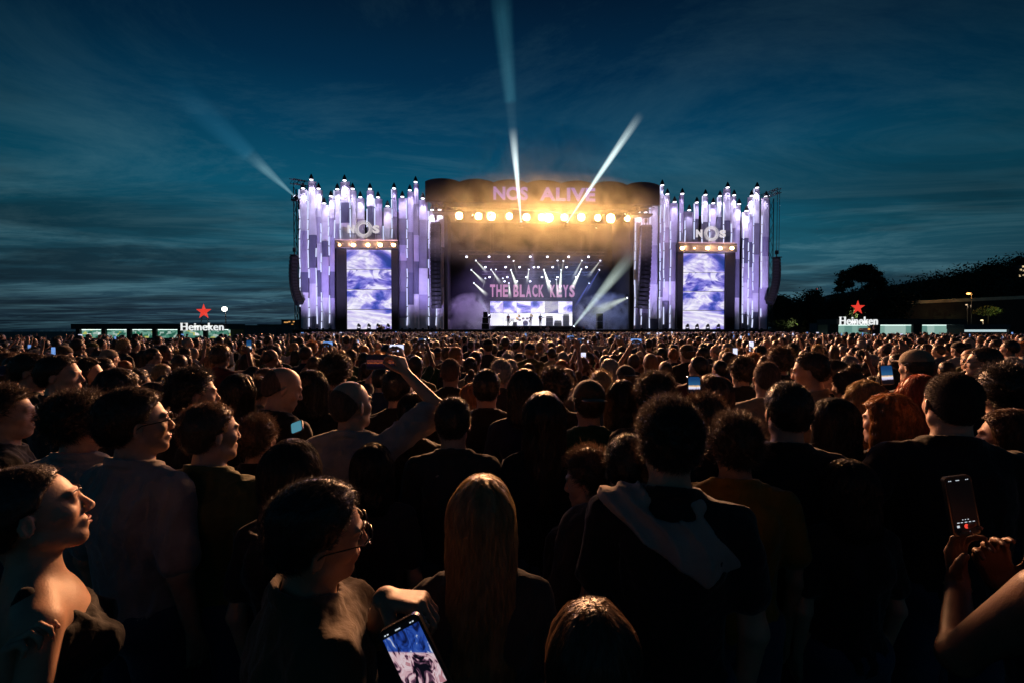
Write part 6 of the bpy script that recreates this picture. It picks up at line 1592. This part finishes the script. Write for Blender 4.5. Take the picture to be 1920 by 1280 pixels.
def street_lamp(label, u, v, Y, col, power, r=0.32, e=14, arm=0.0):
    q = P(u, v, Y); t = thing('street_lamp', label, 'street lamp', (q.x, Y, 0), group='lamps behind the bars')
    b = MB(); b.tube((0.3 + arm, 0, 0), (0.3 + arm, 0, q.z + 0.2), 0.14, 0.09); b.tube((0.3 + arm, 0, q.z + 0.2), (0, 0, q.z + 0.25), 0.06); b.build('pole', STEEL, t)
    b = MB(); b.ball((0, 0, q.z), r, 10, sc=(1.2, 0.8, 0.6)); b.build('lamp_shade', emat('sodium_%d' % int(u), (*col, 1), e * 0.22), t)
    lamp('POINT', (q.x, Y - 0.6, q.z - 0.3), None, power, col, size=0.2, stage=False)
street_lamp('tall street lamp with a strong orange flare above the bars at the right', 1816, 551, 118, (1.0, 0.42, 0.10), 340, 0.42, 22, 0.5)
street_lamp('small warm lamp over the yellow green bush beside the right wing', 1467, 588, 122, (1.0, 0.75, 0.35), 160, 0.2, 8)
street_lamp('small pale lamp halfway down beside the tall orange street lamp', 1812, 572, 119, (1.0, 0.7, 0.4), 60, 0.2, 6)
street_lamp('low warm lamp over the far right counter', 1841, 601, 110, (1.0, 0.75, 0.4), 160, 0.28, 8)
for i, (u, v, Y, w, hgt, lb, pw) in enumerate(((1464, 600, 120.5, 17, 10, 'yellow green lit bush beside the right wing under a small lamp', 900), (1587, 585, 117, 17, 22, 'yellow green lit tree behind the red star of the right bar', 2400), (1853, 584, 116, 24, 14, 'dim yellow green tree right of the orange street lamp', 500))):
    q = P(u, v, Y); kk = Y / FPX; cl = [((dx * w * kk * 0.6, 0, q.z + dz * hgt * kk * 0.4), (w * kk * 0.55, w * kk * 0.5, hgt * kk * 0.45)) for dx, dz in ((-0.8, 0), (0, 0.8), (0.8, 0.1), (0.1, -0.6))]
    tree(lb, (q.x, Y, 0), q.z * 0.8, cl, 900, 0.22, 60 + i, LEAFL, r0=0.15)
    lamp('SPOT', (q.x + 1, Y - 6, q.z - 1.5), (q.x, Y, q.z), pw * 1.6, (0.95, 1.0, 0.45), 60, 1.0, 0.2, stage=False)
# flats on the hilltop
q = P(1916, 505, 145); t = thing('hilltop_flats', 'flats with a few warm windows among the trees at the right edge', 'building', (q.x + 3, 145, 0)); 
b = MB(); b.box2((-4.2, 0, 0), (6, 8, q.z + 1.2)); b.build('wall', mat('far_wall', (0.1, 0.1, 0.11)), t)
for fx, fz in ((-3.4, -0.2), (-2.6, 0.8), (-2.4, -0.4), (-2.5, -2.0), (-3.6, -2.1), (-1.2, 0.6)): b = MB(); b.box((fx, -0.05, q.z + fz), (0.55, 0.1, 0.55)); b.build('window', emat('warm_window', lin(245, 215, 165), 0.9), t)
# truck lamps: small red light on a mast
q = P(1532, 543, 121); t = thing('aerial_mast', 'thin aerial mast with a red tip light beside the pointed tree', 'mast', (q.x, 121, 0)); b = MB(); b.tube((0, 0, 0), (0, 0, q.z), 0.08, 0.04); b.build('pole', DARKM, t); b = MB(); b.ball((0, 0, q.z + 0.1), 0.16, 8); b.build('tip_light', emat('tip_red', lin(255, 120, 110), 1.5), t)

# ------------------------------------------------------------------ band and gear
def band(name, u, v, b_, az, label, fig, kw, h=1.78):
    x, z = S(u, v, b_); o = make_person(fig, h, 0.016, nstr=0, **kw)
    o['label'] = label; o['category'] = 'person'; o['group'] = 'musicians and crew on stage'
    o.matrix_world = MS @ Matrix.Translation((x, b_, z)) @ Matrix.Rotation(-R(az), 4, 'Z'); return x, z
RI = 0.42
x0_, z_ = S(963, 612, 8.0); x1_, _ = S(1082, 612, 8.0)
fx0, _ = S(910, 612, 8.5); fx1, _ = S(1085, 612, 8.5)
t = thing('band_riser', 'low platform carrying the band in front of the led wall', 'platform', ((fx0 + fx1) / 2, 8.6, DECK), stage=True)
hh = (fx1 - fx0) / 2; RZ = 0.5
b = MB(); b.box2((-hh, -2.4, 0), (hh, 2.4, RZ - 0.05)); b.build('skirt', DRAPE, t); b = MB(); b.box2((-hh - 0.03, -2.43, RZ - 0.048), (hh + 0.03, 2.43, RZ)); b.build('top', mat('riser_top', (0.12, 0.12, 0.14), 0.5, noise=0.3), t)
def bandp(u, b_): return S(u, 600, b_)[0]
def bman(u, b_, az, label, fig, kw, h=1.8, z=None):
    x = bandp(u, b_); o = make_person(fig, h, 0.016, nstr=0, **kw); o['label'] = label; o['category'] = 'person'; o['group'] = 'musicians and crew on stage'
    o.matrix_world = MS @ Matrix.Translation((x, b_, DECK + RZ if z is None else z)) @ Matrix.Rotation(-R(az), 4, 'Z'); return x
GA = lambda: dict(arms={'R': dict(wrist=(0.06, 0.20, 1.06), fd=(-0.6, 0.1, -0.5), pn=(0, -1, 0), curl=0.7), 'L': dict(wrist=(-0.42, 0.26, 1.20), fd=(-0.3, 0.0, 0.9), pn=(0.3, -1, 0), curl=1.0)})
gx = bman(1013, 7.4, 176, 'guitarist in dark shirt and jeans standing before the bright led wall', Fig(seed=301, **GA()), dict(hair='messy', hcol='dark', tcol='denim', bottom='navy'))
def guitar(x, y, z, label, body_m, az=0):
    t = thing('electric_guitar', label, 'guitar', (x, y, z), rz=az, stage=True)
    b = MB(); b.ball((0.05, 0, 0), 0.17, 14, sc=(1, 0.16, 0.85)); b.ball((-0.13, 0, 0.05), 0.13, 12, sc=(1, 0.2, 0.9)); b.build('body', body_m, t)
    b = MB(); b.box((0.48, 0, 0.16), (0.66, 0.035, 0.05), rot=Matrix.Rotation(-0.28, 3, 'Y')); b.box((0.86, 0, 0.27), (0.16, 0.03, 0.09), rot=Matrix.Rotation(-0.28, 3, 'Y')); b.build('neck', mat('maple', (0.35, 0.22, 0.10), 0.4), t)
guitar(gx, 7.12, DECK + RZ + 1.06, 'dark electric guitar held by the guitarist at the centre', mat('guitar_red', (0.08, 0.01, 0.01), 0.25), 0)
bx = bman(1137, 7.0, 185, 'bass player in pale clothes at the right of the stage', Fig(seed=302, **GA()), dict(hair='long', hcol='dark', tcol='white', bottom='navy'), z=DECK)
guitar(bx, 6.72, DECK + 1.06, 'pale bass guitar held by the bass player', mat('guitar_cream', (0.5, 0.42, 0.35), 0.3), 0)
kx = bman(953, 8.2, 170, 'keyboard player with dark hair behind stacked keyboards at the left of the riser', Fig(seed=303, arms={'R': 'front', 'L': 'front'}), dict(hair='short', hcol='black', tcol='maroon'))
dx = bman(995, 9.6, 180, 'drummer with shaggy hair playing behind the drum kit', Fig(seed=304, arms={'R': dict(wrist=(0.30, 0.34, 1.30), fd=(0, 0.5, 0.4), pn=(0, 0, -1), curl=1.2), 'L': 'front'}), dict(hair='messy', hcol='dark', tcol='black'), h=1.72)
CH = mat('chrome', (0.6, 0.6, 0.62), 0.2, 0.9); SHL = mat('drum_shell', (0.55, 0.50, 0.35), 0.3, noise=0.2); SKN = mat('drum_skin', (0.75, 0.74, 0.70), 0.5); BR = mat('cymbal_brass', (0.6, 0.42, 0.15), 0.3, 0.9); AMPG = mat('amp_grey', (0.30, 0.31, 0.30), 0.7, noise=0.2)
x = bandp(985, 8.4); t = thing('drum_kit', 'drum kit with bass drum, toms and cymbals at the centre of the riser', 'drums', (x, 8.4, DECK + RZ), stage=True)
b = MB(); b.tube((0, 0, 0.42), (0, 0.45, 0.42), 0.42, n=20, m=0); b.tube((0, -0.02, 0.42), (0, -0.004, 0.42), 0.38, n=20, m=1); b.build('bass_drum', [SHL, SKN], t)
for q in ((-0.3, 0.1, 0.98), (0.3, 0.1, 0.98), (0.75, 0.5, 0.6), (-0.8, 0.4, 0.75)): b = MB(); b.tube(q, (q[0], q[1] + 0.03, q[2] + 0.28), 0.22, n=14, m=0); b.tube((q[0], q[1] + 0.03, q[2] + 0.283), (q[0], q[1] + 0.031, q[2] + 0.292), 0.21, n=14, m=1); b.build('tom', [SHL, SKN], t)
for q in ((-0.95, 0.2, 1.55), (0.95, 0.2, 1.6), (-1.15, 0.7, 1.15)): b = MB(); b.tube((q[0], q[1], 0), q, 0.02, n=5, m=0); b.tube(q, (q[0] + 0.03, q[1] - 0.06, q[2] + 0.04), 0.28, 0.05, n=14, m=1); b.build('cymbal', [CH, BR], t)
x = bandp(956, 7.6); t = thing('keyboard_stack', 'stacked keyboards and pale cases in front of the keyboard player', 'keyboard', (x, 7.6, DECK + RZ), stage=True)
for z in (0.75, 1.02): b = MB(); b.box((0, 0, z), (1.4, 0.4, 0.1)); b.box((0, -0.12, z + 0.053), (1.3, 0.15, 0.006), 1); b.build('keyboard', [AMPG, SKN], t)
b = MB()
for sx_ in (-1, 1): b.tube((sx_ * 0.5, 0, 0), (sx_ * -0.4, 0, 1.0), 0.025, n=5)
b.box((0.75, 0.2, 0.3), (0.6, 0.5, 0.6)); b.build('stand', AMPG, t)
def amp(u, b_, w, h_, label, n=1, z=None):
    x = bandp(u, b_); t = thing('amplifier', label, 'amplifier', (x, b_, DECK + RZ if z is None else z), stage=True)
    for k in range(n):
        b = MB(); b.box((0, 0, h_ * (k + 0.5)), (w, 0.45, h_ - 0.02)); b.build('cabinet', AMPG, t); b = MB(); b.box((0, -0.232, h_ * (k + 0.45)), (w * 0.86, 0.02, h_ * 0.7)); b.build('grille', mat('amp_cloth', (0.42, 0.43, 0.40), 0.8, noise=0.3), t)
    b = MB(); b.box((0, 0, h_ * n + 0.14), (w * 0.9, 0.4, 0.24)); b.build('head', mat('amp_head', (0.5, 0.5, 0.48), 0.5), t)
amp(1030, 7.6, 1.05, 0.62, 'grey guitar amplifier left of the white case', 2); amp(1061, 7.6, 0.95, 0.75, 'taller grey guitar amplifier stack right of the white case', 2)
amp(1046, 7.2, 1.1, 0.55, 'pale low case with gear between the two amplifier stacks', 1)
x = bandp(910, 3.0); t = thing('floor_speaker', 'tall black floor speaker stack at the left foot of the led wall', 'speaker', (x, 3.0, DECK), stage=True)
for k in range(3): b = MB(); b.box((0, 0, 0.42 + 0.8 * k), (1.0 - 0.2 * k, 0.9, 0.76)); b.build('cabinet', MATS['speaker_black'], t)
x = bandp(1124, 4.0); t = thing('floor_speaker', 'narrow black floor speaker left of the bass player', 'speaker', (x, 4.0, DECK), stage=True)
for k in range(2): b = MB(); b.box((0, 0, 0.6 + 1.1 * k), (0.8, 0.8, 1.06)); b.build('cabinet', MATS['speaker_black'], t)
# pit crew with cameras
for i, (u, a) in enumerate(((972, 0), (977, 150), (1014, 0), (1026, 20), (993, 180), (1095, 170))):
    x = S(u, 600, -2.4)[0]; o = make_person(Fig(seed=310 + i, arms={'R': 'phone', 'L': 'phone'} if i in (1, 3) else {}), 1.75, 0.02, nstr=0, hair='short', hcol='dark', tcol=('black', 'charcoal', 'navy', 'grey', 'black', 'black')[i])
    o['label'] = ('photographer in black standing in the pit left of the centre', 'photographer aiming up beside the black clad one', 'pit guard in navy under the guitarist', 'photographer in grey aiming at the stage', 'pit guard facing the crowd under the drums', 'pit guard in black near the big floor beam')[i]
    o['category'] = 'person'; o['group'] = 'crew in the pit'
    o.matrix_world = MS @ Matrix.Translation((x, -2.4, 0.75)) @ Matrix.Rotation(-R(a), 4, 'Z')
x0_ = S(960, 600, -2.4)[0]; x1_ = S(1105, 600, -2.4)[0]; t = thing('pit_platform', 'low dark platform in the pit carrying photographers and guards', 'platform', ((x0_ + x1_) / 2, -2.4, 0), stage=True); h = (x1_ - x0_) / 2
b = MB(); b.box2((-h, -0.5, 0.6), (h, 0.5, 0.75)); b.build('top', DARKM, t); b = MB()
for k in range(8): b.box((-h + 0.1 + k * (2 * h - 0.2) / 7, 0, 0.298), (0.1, 0.8, 0.6))
b.build('leg', DARKM, t)
# camera operators standing above the crowd
def operator(u, Y, ztop, label, az, hut):
    q = P(u, 619, Y); zb_ = ztop - 1.75
    t = thing('camera_riser', 'dark platform raising a camera operator over the crowd, ' + label, 'platform', (q.x, Y, 0)); b = MB(); b.box2((-0.9, -0.9, max(0.1, zb_ - 0.12)), (0.9, 0.9, zb_)); b.build('top', DARKM, t)
    b = MB(); b.box2((-0.85, -0.85, 0), (0.85, 0.85, max(0.1, zb_ - 0.121))); b.build('skirt', DRAPE, t)
    o = make_person(Fig(seed=int(u), arms={'R': 'phone', 'L': 'front'}), 1.75, 0.018, nstr=0, hair='short', hcol='black', tcol='black'); place(o, q.x, Y, az, 'camera operator in black standing above the crowd ' + label); o.location.z = zb_
    c = thing('video_camera', 'broadcast camera on a tripod ' + label, 'camera', (q.x - 0.25 + 0.3, Y + 0.55, zb_))
    b = MB()
    for k in range(3): a = k * 2.1; b.tube((0.3 * math.cos(a), 0.3 * math.sin(a), 0.0), (0, 0, 1.25), 0.03, 0.02, n=5)
    b.build('tripod', DARKM, c); b = MB(); b.box((0, 0, 1.45), (0.2, 0.5, 0.28)); b.box((0, -0.1, 1.66), (0.08, 0.2, 0.1)); b.build('body', BLK, c); b = MB(); b.tube((0, 0.25, 1.46), (0, 0.62, 1.46), 0.11, 0.13, n=12); b.build('lens', BLK, c)
    b = MB(); b.box((-0.16, -0.26, 1.52), (0.12, 0.02, 0.09)); b.build('viewfinder', emat('viewfinder_amber', lin(235, 160, 60), 1.2), c)
operator(712, 42, 2.55, 'below the left video screen', 0, False)
operator(1640, 27, 2.33, 'in front of the right bar sign', -25, True)
